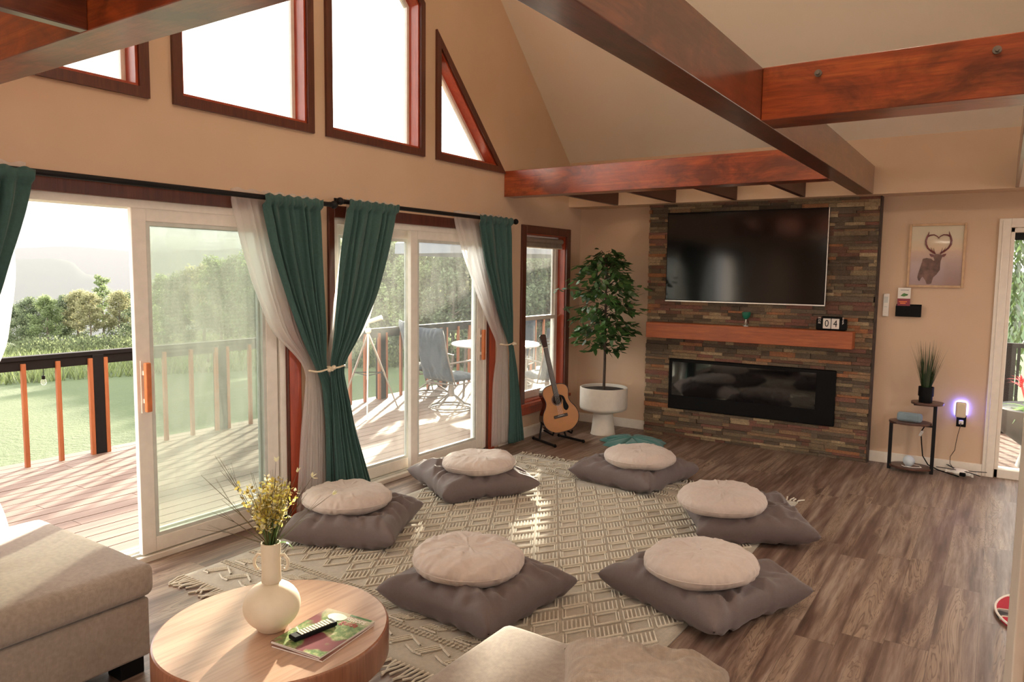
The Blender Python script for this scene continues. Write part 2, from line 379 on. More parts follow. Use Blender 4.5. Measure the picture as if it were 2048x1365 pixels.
def empty(name, loc=(0, 0, 0), rz=0, label=None, cat=None, group=None, kind=None):
    o = bpy.data.objects.new(name, None); col.objects.link(o); o.location = loc; o.rotation_euler = (0, 0, rz); o.empty_display_size = .1
    if label: tag(o, label, cat, group, kind)
    return o
def copy_tree(o, parent=None):
    c = o.copy(); col.objects.link(c)
    if parent is not None: c.parent = parent
    for ch in list(o.children): copy_tree(ch, c)
    return c
def plate(name, outer, holes, depth, mat, xf, parent=None, res=1):
    """flat outline with holes, given thickness; xf maps (u, v, d) to world"""
    cu = bpy.data.curves.new(name+'_c', 'CURVE'); cu.dimensions = '2D'; cu.fill_mode = 'BOTH'; cu.extrude = depth/2
    for lp in [outer]+list(holes):
        sp = cu.splines.new('POLY'); sp.points.add(len(lp)-1); sp.use_cyclic_u = True
        for p, q in zip(sp.points, lp): p.co = (q[0], q[1], 0, 1)
    ob = bpy.data.objects.new(name+'_t', cu); col.objects.link(ob)
    dg = bpy.context.evaluated_depsgraph_get(); me = bpy.data.meshes.new_from_object(ob.evaluated_get(dg))
    bpy.data.objects.remove(ob); bpy.data.curves.remove(cu)
    for vtx in me.vertices: vtx.co = xf(vtx.co.x, vtx.co.y, vtx.co.z)
    me.materials.clear(); me.materials.append(MATS[mat]); me.name = name
    for p in me.polygons: p.use_smooth = False
    me.update(); o = bpy.data.objects.new(name, me); col.objects.link(o)
    if parent is not None: o.parent = parent
    return o
def text(name, s, size, mat, matrix, parent=None, ext=.0006, sx=1, align='CENTER', space=1):
    cu = bpy.data.curves.new(name+'_c', 'FONT'); cu.body = s; cu.size = size; cu.extrude = ext; cu.align_x = align; cu.align_y = 'CENTER'; cu.space_line = space
    ob = bpy.data.objects.new(name+'_t', cu); col.objects.link(ob)
    dg = bpy.context.evaluated_depsgraph_get(); dg.update(); me = bpy.data.meshes.new_from_object(ob.evaluated_get(dg))
    bpy.data.objects.remove(ob); bpy.data.curves.remove(cu)
    me.transform(matrix @ Matrix.Scale(sx, 4, (1, 0, 0))); me.materials.clear(); me.materials.append(MATS[mat]); me.name = name
    o = bpy.data.objects.new(name, me); col.objects.link(o)
    if parent is not None: o.parent = parent
    return o
def XFA(x0): return lambda u, v, d: Vector((x0+d, u, v))       # plates lying in wall_left (u = y, v = z)
def XFB(y0): return lambda u, v, d: Vector((u, y0+d, v))       # plates lying in the far wall (u = x, v = z)
def rect(a, b_, c, d): return [(a, c), (b_, c), (b_, d), (a, d)]

# =================================================================== ROOM SHELL
YR, ZE, SL = -3.8, 2.88, .965            # ridge y, eave z, slope
YB = -7.32; ZR = ZE+SL*(-.276-YR)
XE, YE = 9.0, -11.5
# gable window openings (y, z)
def zs(y): return ZE+SL*(-.276-abs(y-YR)+0-YR) if False else ZR-SL*abs(y-YR)
gw = {
 1: [(-3.70+.0, 2.68), (-2.77, 2.68), (-2.77, 3.86-.06), (-3.70, 3.80+.90)],
 2: [(-4.84, 2.68), (-3.93, 2.68), (-3.93, 4.70), (-4.84, 3.80)],
 3: [(-2.50, 2.68), (-1.68, 2.68), (-2.50, 3.52)],
 4: [(-5.92, 2.68), (-5.10, 2.68), (-5.10, 3.52)],
}
D1 = (-6.02, -4.13, 2.065); D2 = (-3.70, -1.80, 2.065); WN = (-1.16, -.33, .36, 2.09)
holes = [[(D1[0], -.02), (D1[1], -.02), (D1[1], D1[2]), (D1[0], D1[2])], [(D2[0], -.02), (D2[1], -.02), (D2[1], D2[2]), (D2[0], D2[2])],
         rect(WN[0], WN[1], WN[2], WN[3])] + [gw[k] for k in gw]
outer = [(YE, -.2), (.14, -.2), (.14, 2.9), (-.276, 2.9)]
outer = [(YE, -.2), (.14, -.2), (.14, zs(.14)+.1), (YR, ZR+.1), (YB-.4, zs(YB-.4)+.1), (YE, 2.6)]
wa = plate('wall_left', outer, holes, .16, 'wall_paint', XFA(-.08))
tag(wa, 'tan gable wall with sliding doors and high windows', kind='structure')
# far wall with a door opening, the boxed band above it
DR = (4.03, 5.85, 2.11)
wb = plate('wall_far', [(-.16, -.2), (XE, -.2), (XE, 2.6), (-.16, 2.6)], [[(DR[0], -.02), (DR[1], -.02), (DR[1], DR[2]), (DR[0], DR[2])]], .14, 'wall_paint', XFB(.07))
tag(wb, 'tan wall behind the stone fireplace', kind='structure')
m = MB(); m.bb(0, 4.06, -.276, .14, 2.405, 3.0); m.bb(4.06, XE, -.276, .0, 2.405, 2.6)
tag(m.build('wall_far_upper', 'wall_paint'), 'tan boxed band of wall above the fireplace', kind='structure')
m = MB(); m.bb(-.3, XE+.1, YE-.1, .14, -.12, 0); tag(m.build('floor', 'floor_planks'), 'brown grained plank floor', kind='structure')
m = MB()
t = .12
m.add([(0, -.27, zs(-.27)), (4.06, -.27, zs(-.27)), (4.06, YR, ZR), (0, YR, ZR), (0, -.27, zs(-.27)+t), (4.06, -.27, zs(-.27)+t), (4.06, YR, ZR+t), (0, YR, ZR+t)],
      [(0, 1, 2, 3), (7, 6, 5, 4), (0, 4, 5, 1), (3, 2, 6, 7)])
m.add([(0, YR, ZR), (4.06, YR, ZR), (4.06, YB, zs(YB)), (0, YB, zs(YB)), (0, YR, ZR+t), (4.06, YR, ZR+t), (4.06, YB, zs(YB)+t), (0, YB, zs(YB)+t)],
      [(0, 1, 2, 3), (7, 6, 5, 4), (3, 2, 6, 7)])
m.bb(4.15, XE, -.276, YE, 2.42, 2.55); m.bb(0, 4.15, YB-.05, YE, 2.42, 2.55)
tag(m.build('ceiling', 'ceiling_paint'), 'cream vaulted ceiling', kind='structure')
m = MB(); m.bb(0, 4.03, YB-.08, YB, 2.41, 3.0); tag(m.build('wall_near_upper', 'wall_paint'), 'tan band of wall above the near side', kind='structure')
# upper side wall (loft front) and the short stub of wall below it
wu = plate('wall_right_upper', [(-.276, 2.41), (-.276, zs(-.276)), (YR, ZR), (YB, zs(YB)), (YB, 2.41)], [], .12, 'ceiling_paint', lambda u, v, d: Vector((4.12+d, u, v)))
tag(wu, 'cream upper side wall under the vault', kind='structure')
m = MB(); m.bb(4.092, 4.21, -5.62, -5.0, 0, 2.41); tag(m.build('wall_right', 'wall_paint'), 'short tan wall end beside the opening', kind='structure')
m = MB(); m.bb(4.068, 4.092, -5.48, -4.985, 0, 2.2); m.bb(4.068, 4.22, -4.999, -4.983, 0, 2.2); m.bb(4.078, 4.092, -5.62, -5.48, 0, .11)
tag(m.build('trim_1', 'white_trim', bevel=.004), 'white casing on the wall end', kind='structure')
# the rest of the house, behind the viewer: walls with wide windows
m = MB()
m.bb(0, XE, YE-.14, YE, -.1, .95); m.bb(0, XE, YE-.14, YE, 2.05, 2.6)
for a in (-.1, 2.9, 5.9, XE-.1): m.bb(a, a+1.1, YE-.14, YE, .95, 2.05)
tag(m.build('wall_near', 'wall_paint'), 'tan window wall at the near end of the house', kind='structure')
m = MB()
m.bb(XE, XE+.14, YE, .14, -.1, 1.2); m.bb(XE, XE+.14, YE, .14, 2.0, 2.6)
for a in (YE, -8.2, -4.6, -.8): m.bb(XE, XE+.14, a, a+1.5, 1.2, 2.0)
tag(m.build('wall_side', 'wall_paint'), 'tan window wall of the side room', kind='structure')
# baseboards
m = MB(); m.bb(0, .016, -1.60, 0, 0, .1); m.bb(0, .012, -1.60, 0, .1, .112); tag(m.build('baseboard_left', 'white_trim', bevel=.003), 'white baseboard under the small window', kind='structure')
m = MB(); m.bb(0.0, .88, -.016, 0, 0, .1); m.bb(3.06, 3.95, -.016, 0, 0, .1); tag(m.build('baseboard_far', 'white_trim', bevel=.003), 'white baseboard beside the stone', kind='structure')

def fill_lamp(x, y, z, label, pw):  # unseen fixtures, added as fill light for the interior
    o = empty('fill_lamp', (x, y, z), 0, label, 'lamp', 'added fill lamps out of view')
    mm = MB(); mm.lathe([(.001, 0), (.2, 0), (.2, -.02), (.18, -.03), (.001, -.03)], n=40); mm.build('housing', 'white_plastic', o, smooth=True, auto=40)
    ld = bpy.data.lights.new('fill_light', 'AREA'); ld.shape = 'DISK'; ld.size = .34; ld.energy = pw; ld.color = (1, .87, .72)
    lo = bpy.data.objects.new('fill_light', ld); col.objects.link(lo); lo.parent = o; lo.location = (0, 0, -.04)
for lx, ly, lz, lb in ((1.2, -9.2, 2.42, 'added fill lamp by the window wall'), (3.0, -9.2, 2.42, 'added fill lamp behind the viewer'), (5.5, -9.0, 2.42, 'added fill lamp in the unseen rear corner'), (5.5, -5.5, 2.42, 'added fill lamp in the side room'), (5.6, -2.2, 2.42, 'added fill lamp in the side room by the glazed door')):
    fill_lamp(lx, ly, lz, lb, 18)
def globe_fill(x, y, z, label, pw):  # invented pendants above the view, added to brighten ceiling and upper walls
    o = empty('fill_pendant', (x, y, z), 0, label, 'lamp', 'added fill pendants under the ridge')
    mm = MB(); mm.tube([(0, 0, .11), (0, 0, zs(y)-z)], .005, 8); mm.build('cord', 'black_plastic', o)
    mm = MB(); mm.lathe([(.03, .12), (.045, .11), (.045, .09)], n=20); mm.build('cap', 'brass', o, smooth=True)
    ld = bpy.data.lights.new('pendant_fill_light', 'POINT'); ld.shadow_soft_size = .11; ld.energy = pw; ld.color = (1, .86, .70)
    lo = bpy.data.objects.new('pendant_fill_light', ld); col.objects.link(lo); lo.parent = o
globe_fill(1.3, -5.0, 4.75, 'added fill pendant nearer the window wall', 5); globe_fill(3.3, -5.0, 4.75, 'added fill pendant nearer the side wall', 32)
# ---- frames in openings
def ring(mb, y0, y1, z0, z1, wd, x0, x1, sides='lrtb'):
    if 'l' in sides: mb.bb(x0, x1, y0, y0+wd, z0, z1)
    if 'r' in sides: mb.bb(x0, x1, y1-wd, y1, z0, z1)
    if 't' in sides: mb.bb(x0, x1, y0+wd, y1-wd, z1-wd, z1)
    if 'b' in sides: mb.bb(x0, x1, y0+wd, y1-wd, z0, z0+wd)
def offset_poly(poly, d):
    """outset of a convex polygon"""
    n = len(poly); cxy = Vector((sum(p[0] for p in poly)/n, sum(p[1] for p in poly)/n)); out = []; ls = []
    for i in range(n):
        a = Vector(poly[i]); q = Vector(poly[(i+1) % n]); e = (q-a).normalized(); nn = Vector((e.y, -e.x))
        if nn.dot(a-cxy) < 0: nn = -nn
        ls.append((a+nn*d, e))
    for i in range(n):
        p, r_ = ls[i-1]; q, s_ = ls[i]; cr = r_.x*s_.y-r_.y*s_.x; tt = ((q-p).x*s_.y-(q-p).y*s_.x)/cr; out.append(tuple(p+r_*tt))
    return out
WIN_LBL = {1: 'tall clear window with dark casing next to the small triangular one', 2: 'tall clear window with dark casing beside the ceiling beam', 3: 'triangular window with dark red casing', 4: 'triangular window half hidden by the beam'}
for k, p in gw.items():
    o = empty('window_%d' % k, (0, p[0][0], p[0][1]), label=WIN_LBL[k], kind='structure'); off = Vector((0, -p[0][0], -p[0][1]))
    def xf(x0): return lambda u, v, d: Vector((x0+d, u, v))+off
    plate('casing', offset_poly(p, .06), [offset_poly(p, .004)], .022, 'dark_casing', xf(.011), o)
    plate('jamb', offset_poly(p, .003), [offset_poly(p, -.012)], .10, 'red_casing', xf(-.045), o)
    plate('sash', offset_poly(p, -.004), [offset_poly(p, -.038)], .03, 'vinyl_white', xf(-.105), o)
    plate('pane', offset_poly(p, -.03), [], .006, 'clear_glass', xf(-.105), o)
# small double hung window
o = empty('window_5', (0, WN[0], WN[2]), label='narrow double hung window behind the guitar', kind='structure'); Y0, Y1, Z0, Z1 = 0, WN[1]-WN[0], 0, WN[3]-WN[2]
m = MB(); ring(m, Y0-.075, Y1+.075, Z0-.0, Z1+.075, .08, 0, .022, 'lrt'); m.build('casing', 'dark_casing', o, bevel=.004)
m = MB(); m.bb(-.0, .05, Y0-.09, Y1+.09, Z0-.035, Z0); m.bb(0, .02, Y0-.075, Y1+.075, Z0-.12, Z0-.035); m.build('sill', 'red_casing', o, bevel=.004)
m = MB(); ring(m, Y0, Y1, Z0, Z1, .016, -.09, .0); m.build('jamb', 'red_casing', o)
m = MB(); ring(m, Y0+.016, Y1-.016, Z0+.016, Z1-.016, .05, -.14, -.085); m.build('window_frame', 'vinyl_white', o, bevel=.003)
m = MB(); zc = .855; ring(m, Y0+.06, Y1-.06, zc-.02, Z1-.06, .035, -.125, -.105); m.build('upper_sash', 'vinyl_white', o, bevel=.002)
m = MB(); ring(m, Y0+.055, Y1-.055, Z0+.06, zc+.02, .04, -.10, -.075); m.build('lower_sash', 'vinyl_white', o, bevel=.002)
m = MB(); m.bb(-.117, -.113, Y0+.09, Y1-.09, zc, Z1-.09); m.build('pane', 'dirty_glass', o)
m = MB(); m.bb(-.09, -.086, Y0+.09, Y1-.09, Z0+.09, zc-.01); m.build('pane', 'dirty_glass', o)
# sliding doors
def slider(idx, D, label, open_left):
    y0, y1, zt = D; wd = y1-y0; o = empty('door_%d' % idx, (0, y0, 0), label=label, kind='structure'); mid = wd/2
    m = MB(); m.bb(0, .022, -.11 if open_left else -.055, 0, 0, zt+.085); m.bb(0, .022, wd, wd+.115, 0, zt+.085); m.bb(0, .022, 0, wd, zt, zt+.085); m.build('casing', 'dark_casing', o, bevel=.004)
    m = MB(); m.bb(-.005, .001, wd, wd+.02, 0, zt); m.bb(.022, .027, wd+.01, wd+.105, 0, zt); m.build('jamb_board', 'red_casing', o)
    m = MB(); ring(m, 0, wd, 0, zt, .045, -.15, -.0, 'lrt'); m.bb(-.16, .0, 0, wd, 0, .035); m.build('frame', 'vinyl_white', o, bevel=.003)
    m = MB()
    for xx in (-.095, -.045): m.bb(xx-.006, xx+.006, .045, wd-.045, .035, .048)
    m.build('track', 'vinyl_grey', o)
    def panel(name, a, c, x0, glass, handle=None):
        mm = MB(); ring(mm, a, c, .045, zt-.03, .085, x0-.018, x0+.018); p = mm.build(name, 'vinyl_white', o, bevel=.004)
        mm = MB(); ring(mm, a+.085, c-.085, .13, zt-.115, .022, x0-.012, x0+.012); mm.build('glazing_bead', 'vinyl_grey', p)
        mm = MB(); mm.bb(x0-.004, x0+.004, a+.1, c-.1, .145, zt-.13); mm.build('pane', glass, p)
        if handle is not None:
            mm = MB(); mm.bb(x0+.018, x0+.026, handle-.02, handle+.02, .87, 1.17); mm.build('handle_plate', 'vinyl_white', p, bevel=.003)
            mm = MB()
            for zz in (.94, 1.10): mm.bb(x0+.02, x0+.055, handle-.01, handle+.01, zz-.012, zz+.012)
            mm.build('handle_bracket', 'white_plastic', p)
            mm = MB(); mm.bb(x0+.045, x0+.075, handle-.016, handle+.016, .88, 1.16); mm.build('handle_grip', 'handle_wood', p, bevel=.006)
    if open_left:
        panel('fixed_panel', mid-.04, wd-.045, -.095, 'screened_glass')
        panel('sliding_panel', mid-.08, wd-.06, -.03, 'dirty_glass', mid-.04)
    else:
        panel('fixed_panel', .045, mid+.03, -.095, 'dirty_glass')
        panel('sliding_panel', mid-.10, wd-.05, -.03, 'dirty_glass', wd-.09)
    return o
slider(1, D1, 'white sliding glass door standing half open', True)
slider(2, D2, 'white sliding glass door closed between the curtains', False)
# exterior door in the far wall
o = empty('door_3', (DR[0], 0, 0), label='white glazed door next to the night light', kind='structure'); wd = DR[1]-DR[0]
m = MB(); m.bb(-.085, 0, -.022, 0, 0, DR[2]+.075); m.bb(0, wd, -.022, 0, DR[2], DR[2]+.075); m.bb(-.06, -.05, -.028, -.02, 0, DR[2]+.06); m.build('casing', 'white_trim', o, bevel=.005)
m = MB(); m.bb(0, .03, 0, .12, 0, DR[2]); m.bb(0, wd, 0, .12, DR[2]-.04, DR[2]); m.bb(0, wd, 0, .14, 0, .075); m.bb(wd-.03, wd, 0, .12, 0, DR[2]); m.bb(.85, .93, .03, .08, .07, DR[2]); m.build('frame', 'white_trim', o, bevel=.004)
m = MB(); m.bb(.03, wd-.03, .052, .058, .075, DR[2]-.04); m.build('pane', 'clear_glass', o)
m = MB(); m.bb(0.03, wd-.03, .085, .1, DR[2]-.10, DR[2]-.04); m.build('head_track', 'black_metal', o)

# =================================================================== BEAMS
BZ0, BZ1 = 2.406, 2.645
def beam(name, x0, x1, y0, y1, mat, label, group=None, z0=BZ0, z1=BZ1):
    cx_, cy_ = (x0+x1)/2, (y0+y1)/2; o = empty(name, (cx_, cy_, z0), label=label, cat='beam', group=group)
    m = MB(); m.bb(x0-cx_, x1-cx_, y0-cy_, y1-cy_, 0, z1-z0); m.build('timber', mat, o, bevel=.004); return o
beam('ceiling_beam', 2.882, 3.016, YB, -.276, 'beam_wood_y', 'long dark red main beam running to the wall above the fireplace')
o = beam('ceiling_beam', 3.016, 4.06, -3.85, -3.62, 'beam_wood_x', 'short red brown cross beam with bolt heads near the ceiling seam')
for bx in (3.245, 3.909):
    m = MB(); m.csm = True; m.tube([(bx-3.523, -.115, .18), (bx-3.523, -.124, .18)], .016, 20); m.tube([(bx-3.523, -.124, .18), (bx-3.523, -.138, .18)], .009, 6); m.build('bolt', 'patio_metal', o, smooth=True)
beam('ceiling_beam', 0, 2.882, -1.537, -1.36, 'beam_wood_x', 'orange red cross beam from the window wall over the small joists')
beam('ceiling_beam', 0, 2.882, -6.19, -6.03, 'beam_wood_x', 'glossy cross beam in front of the high windows')
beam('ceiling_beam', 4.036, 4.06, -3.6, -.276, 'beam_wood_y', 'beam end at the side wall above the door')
LJ = ['dark joist nearest the window wall above the potted tree', 'dark joist above the edge of the stone wall', 'dark joist above the television', 'dark joist beside the main beam']
for i, jx in enumerate((.593, 1.224, 1.835, 2.456)):
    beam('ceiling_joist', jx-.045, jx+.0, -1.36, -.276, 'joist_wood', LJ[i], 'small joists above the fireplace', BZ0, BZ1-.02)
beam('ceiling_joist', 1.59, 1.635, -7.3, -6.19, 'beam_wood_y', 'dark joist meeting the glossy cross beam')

# =================================================================== FIREPLACE WALL
o = empty('stone_surround', (1.968, -.004, 0), label='stacked slate stone surround behind the television', cat='fireplace surround')
m = MB(); rz = 0.0; rnd = random.Random(3); X0, X1, ZT = -1.088, 1.088, 2.412
fx0, fx1, fz0, fz1 = 1.16-1.968, 2.765-1.968, .315, .81
while rz < ZT-.004:
    h = rnd.choice((.024, .028, .03, .034, .04, .048)); h = min(h, ZT-rz); x = X0-rnd.uniform(0, .12)
    while x < X1:
        L = rnd.uniform(.06, .30); a = max(x, X0); c = min(x+L, X1)
        if c-a > .012:
            segs = [(a, c)]
            if rz+h > fz0 and rz < fz1:
                segs = []
                if a < fx0: segs.append((a, min(c, fx0)))
                if c > fx1: segs.append((max(a, fx1), c))
            for (p, q) in segs:
                if q-p < .008: continue
                m.cr = rnd.uniform(.001, 1); dpt = rnd.uniform(.100, .130)
                m.bb(p+.0008, q-.0008, -dpt, 0 if (p <= X0+.001 or q >= X1-.001) else -.04, rz+.001, rz+h-.001)
        x += L
    rz += h
m.build('ledger_stones', 'ledger_stone', o)
m = MB(); m.bb(X0+.004, X1-.004, -.09, 0, 0, fz0); m.bb(X0+.004, X1-.004, -.09, 0, fz1, ZT); m.bb(X0+.004, fx0, -.09, 0, fz0, fz1); m.bb(fx1, X1-.004, -.09, 0, fz0, fz1); m.build('backing', 'soil', o)
m = MB(); m.bb(X1, X1+.012, -.115, 0, 0, ZT); m.build('edge_trim', 'bark_dark', o)
o = empty('electric_fireplace', (1.963, -.10, .30), label='long black glass electric fireplace set in the stone', cat='fireplace')
m = MB(); m.bb(-.81, .81, -.045, 0, .0, .52); m.build('frame', 'black_plastic', o, bevel=.008)
m = MB(); m.bb(-.77, .64, -.051, -.045, .145, .49); m.build('glass_front', 'fire_glass', o)
o = empty('mantel_shelf', (1.928, -.12, 1.04), label='thick orange brown timber mantel under the television', cat='shelf')
m = MB(); m.bb(-.985, .985, -.16, 0, 0, .158); m.build('timber', 'mantel_wood', o, bevel=.005)
o = empty('television', (1.872, -.13, 1.419), label='large flat black television mounted on the stone wall', cat='television')
m = MB(); m.bb(-.776, .776, -.028, .0, 0, .898); m.bb(-.4, .4, 0, .022, .1, .6); m.build('cabinet', 'black_plastic', o, bevel=.003)
m = MB(); m.bb(-.768, .768, -.030, -.028, .014, .89); m.build('screen', 'tv_screen', o)
m = MB(); m.bb(-.776, .776, -.034, -.026, -.004, .008); m.bb(.770, .778, -.034, -.026, 0, .898); m.build('bezel_strip', 'silver', o, bevel=.001)
# flip calendar
o = empty('flip_calendar', (2.722, -.205, 1.2), label='black flip calendar on the mantel reading MON 04 SEP', cat='calendar')
m = MB(); m.bb(-.13, .13, -.028, .028, .0, .105); m.build('case', 'black_plastic', o, bevel=.012)
m = MB(); m.bb(-.085, .085, -.02, .028, .1, .125); m.build('top_case', 'black_plastic', o, bevel=.008)
def TB(x, z, y=-.0305): return Matrix.Translation((x, y, z)) @ Matrix.Rotation(PI/2, 4, 'X')
for cx_, ch in ((-.036, '0'), (.036, '4')):
    m = MB(); m.bb(cx_-.033, cx_+.033, -.0315, -.027, .015, .108); cd = m.build('number_card', 'paper_white', o, bevel=.004)
    text('numeral', ch, .088, 'black_plastic', TB(cx_, .06, -.0325), cd, sx=.8, ext=.001)
text('lettering', 'M\nO\nN', .026, 'paper_white', TB(-.1, .088), o, ext=.001, space=.85)
text('lettering', 'S\nE\nP', .026, 'paper_white', TB(.1, .088), o, ext=.001, space=.85)
o = empty('goblet', (1.945, -.20, 1.198), label='small green goblet on the mantel', cat='goblet')
m = MB(); m.lathe([(.006, .065), (.022, .075), (.036, .095), (.041, .118), (.041, .138), (.038, .138), (.034, .1), (.001, .078)], n=24); m.build('bowl', 'green_glass', o, smooth=True)
m = MB(); m.lathe([(.03, 0), (.03, .006), (.012, .02), (.017, .032), (.008, .045), (.007, .066)], n=20); m.build('stem', 'silver', o, smooth=True)

# picture of a stag
o = empty('framed_picture', (3.504, 0, 1.88), label='framed stag print with heart shaped antlers on the wall', cat='picture')
m = MB(); ring_w = .02; hw, hh = .216, .276
for a in ((-hw, -hw+ring_w, -hh, hh), (hw-ring_w, hw, -hh, hh), (-hw+ring_w, hw-ring_w, hh-ring_w, hh), (-hw+ring_w, hw-ring_w, -hh, -hh+ring_w)): m.bb(a[0], a[1], -.026, 0, a[2], a[3])
m.build('frame', 'frame_wood', o, bevel=.003)
b = NB('print_sky'); v = b.coords(); sp = b.n('ShaderNodeSeparateXYZ'); b.l(v, sp.inputs[0])
f = b.noise(b.coords((6, 6, 14)), 1.5, 5, .6); h = b.math('ADD', sp.outputs[2], b.math('MULTIPLY', b.math('SUBTRACT', f, .5), .05))
cc = b.ramp(b.math('ADD', b.math('MULTIPLY', h, 1.8), .5), [(.0, (.30, .17, .14)), (.22, (.36, .24, .22)), (.42, (.47, .34, .30)), (.56, (.60, .42, .33)), (.6, (.66, .50, .34)), (.8, (.62, .54, .40)), (1, (.60, .53, .40))])
b.set(Base_Color=cc, Roughness=.35, Coat_Weight=.15); b.bump(b.noise(b.coords((4, 4, 3)), 2, 2), .35, .03)
m = MB(); m.bb(-hw+.018, hw-.018, -.014, -.008, -hh+.018, hh-.018); m.build('print', 'print_sky', o)
plain('stag_brown', (.15, .075, .055), .4, var=.2); plain('stag_dark', (.17, .045, .045), .3, Coat_Weight=.5)
def pz(x, y): return ((x-463)/740*.43-.0, (505-y)/830*.55)   # print outline units
body = [pz(*p) for p in [(290, 545), (340, 535), (400, 545), (430, 570), (470, 560), (525, 560), (520, 640), (522, 690), (480, 750), (440, 790), (420, 870), (390, 880), (360, 880), (340, 830), (300, 780), (280, 800), (265, 840), (245, 830), (232, 790), (240, 740), (262, 660), (280, 590)]]
plate('stag_body', body, [], .002, 'stag_brown', lambda u, v, d: Vector((u, -.0155+d, v)), o)
head = [pz(*p) for p in [(455, 485), (525, 485), (545, 510), (528, 560), (515, 600), (500, 640), (470, 640), (452, 600), (440, 555), (425, 520)]]
plate('stag_head', head, [], .002, 'stag_brown', lambda u, v, d: Vector((u, -.0175+d, v)), o)
for sgn in (-1, 1):
    fl = lambda p: (481+sgn*(p[0]-481)*-1, p[1])
    ear = [pz(*fl(p)) for p in [(430, 520), (400, 522), (380, 505), (370, 478), (410, 485), (440, 500)]]
    plate('stag_ear', ear, [], .002, 'stag_dark', lambda u, v, d: Vector((u, -.0165+d, v)), o)
    ant = MB()
    def P3(L): 
        r_ = []
        for p in L: q = pz(*fl(p)); r_.append((q[0], -.0175, q[1]))
        return r_
    ant.tube(P3([(450, 480), (400, 450), (350, 410), (320, 360), (315, 310), (330, 260), (345, 225), (352, 190)]), [.0065, .0065, .007, .008, .008, .0075, .005, .001], 6)
    ant.tube(P3([(330, 262), (370, 240), (420, 235), (460, 255), (495, 290)]), [.006, .0065, .005, .004, .001], 6)
    for L in ([(430, 465), (405, 440), (385, 400)], [(440, 470), (430, 440), (425, 405)], [(395, 450), (365, 425), (350, 395)]): ant.tube(P3(L), [.0045, .003, .001], 5)
    ant.build('stag_antler', 'stag_dark', o, smooth=True)
# remote holder / wall control
o = empty('wall_control', (3.135, 0, 1.44), label='slim white wall control beside the stone edge', cat='wall control')
m = MB(); m.bb(-.024, .024, -.02, 0, -.102, .102); m.build('body', 'white_plastic', o, bevel=.004)
m = MB(); m.bb(-.015, .015, -.022, -.02, .02, .075); m.build('display', 'vinyl_grey', o)
m = MB(); m.bb(-.012, .012, -.0225, -.02, -.02, -.012); m.build('button', 'vinyl_grey', o)
# wall pocket + brochure
o = empty('wall_pocket', (3.317, 0, 1.342), label='black wall pocket below the stag picture', cat='wall pocket')
m = MB(); m.bb(-.1, .1, -.045, -.04, 0, .096); m.bb(-.1, .1, -.045, 0, 0, .006); m.bb(-.1, -.095, -.045, 0, 0, .096); m.bb(.095, .1, -.045, 0, 0, .096); m.bb(-.1, .1, -.005, 0, 0, .11); m.build('pocket', 'black_plastic', o, bevel=.004)
o = empty('brochure', (3.277, -.026, 1.352), label='white and maroon brochure standing in the black wall pocket', cat='brochure')
m = MB(); m.bb(-.05, .05, -.004, .004, 0, .245); m.build('cover', 'paper_white', o)
m = MB(); m.bb(-.05, .05, -.006, -.004, 0, .15); m.build('maroon_band', 'maroon_print', o)
plate('green_emblem', [(-.03, .175), (-.02, .182), (-.012, .192), (.0, .198), (.015, .192), (.03, .19), (.028, .178), (0, .168)], [], .002, 'green_print', lambda u, v, d: Vector((u, -.0055+d, v)), o)
m = MB(); m.bb(-.038, .025, -.0075, -.006, .118, .126); m.bb(-.028, .015, -.0075, -.006, .104, .112); m.build('orange_lettering', 'orange_print', o)
m = MB(); m.bb(-.03, .035, -.0055, -.004, .222, .228); m.build('grey_lettering', 'grey_print', o)
# night light, outlet
o = empty('night_light', (3.765, -.03, .49), label='white plug in night light glowing blue on the wall', cat='night light')
m = MB(); m.bb(-.04, .04, -.02, .015, .0, .135); m.build('shade', 'ceramic_cream', o, bevel=.014)
m = MB(); m.bb(-.034, .034, .016, .022, .02, .128); m.build('lamp', 'night_glow', o)
o = empty('wall_outlet', (3.772, 0, .405), label='black wall outlet under the night light', cat='outlet')
m = MB(); m.bb(-.036, .036, -.007, 0, 0, .105); m.build('plate', 'black_plastic', o, bevel=.003)
m = MB(); m.bb(-.018, .018, -.02, -.007, .022, .06); m.build('white_plug', 'white_plastic', o, bevel=.006)

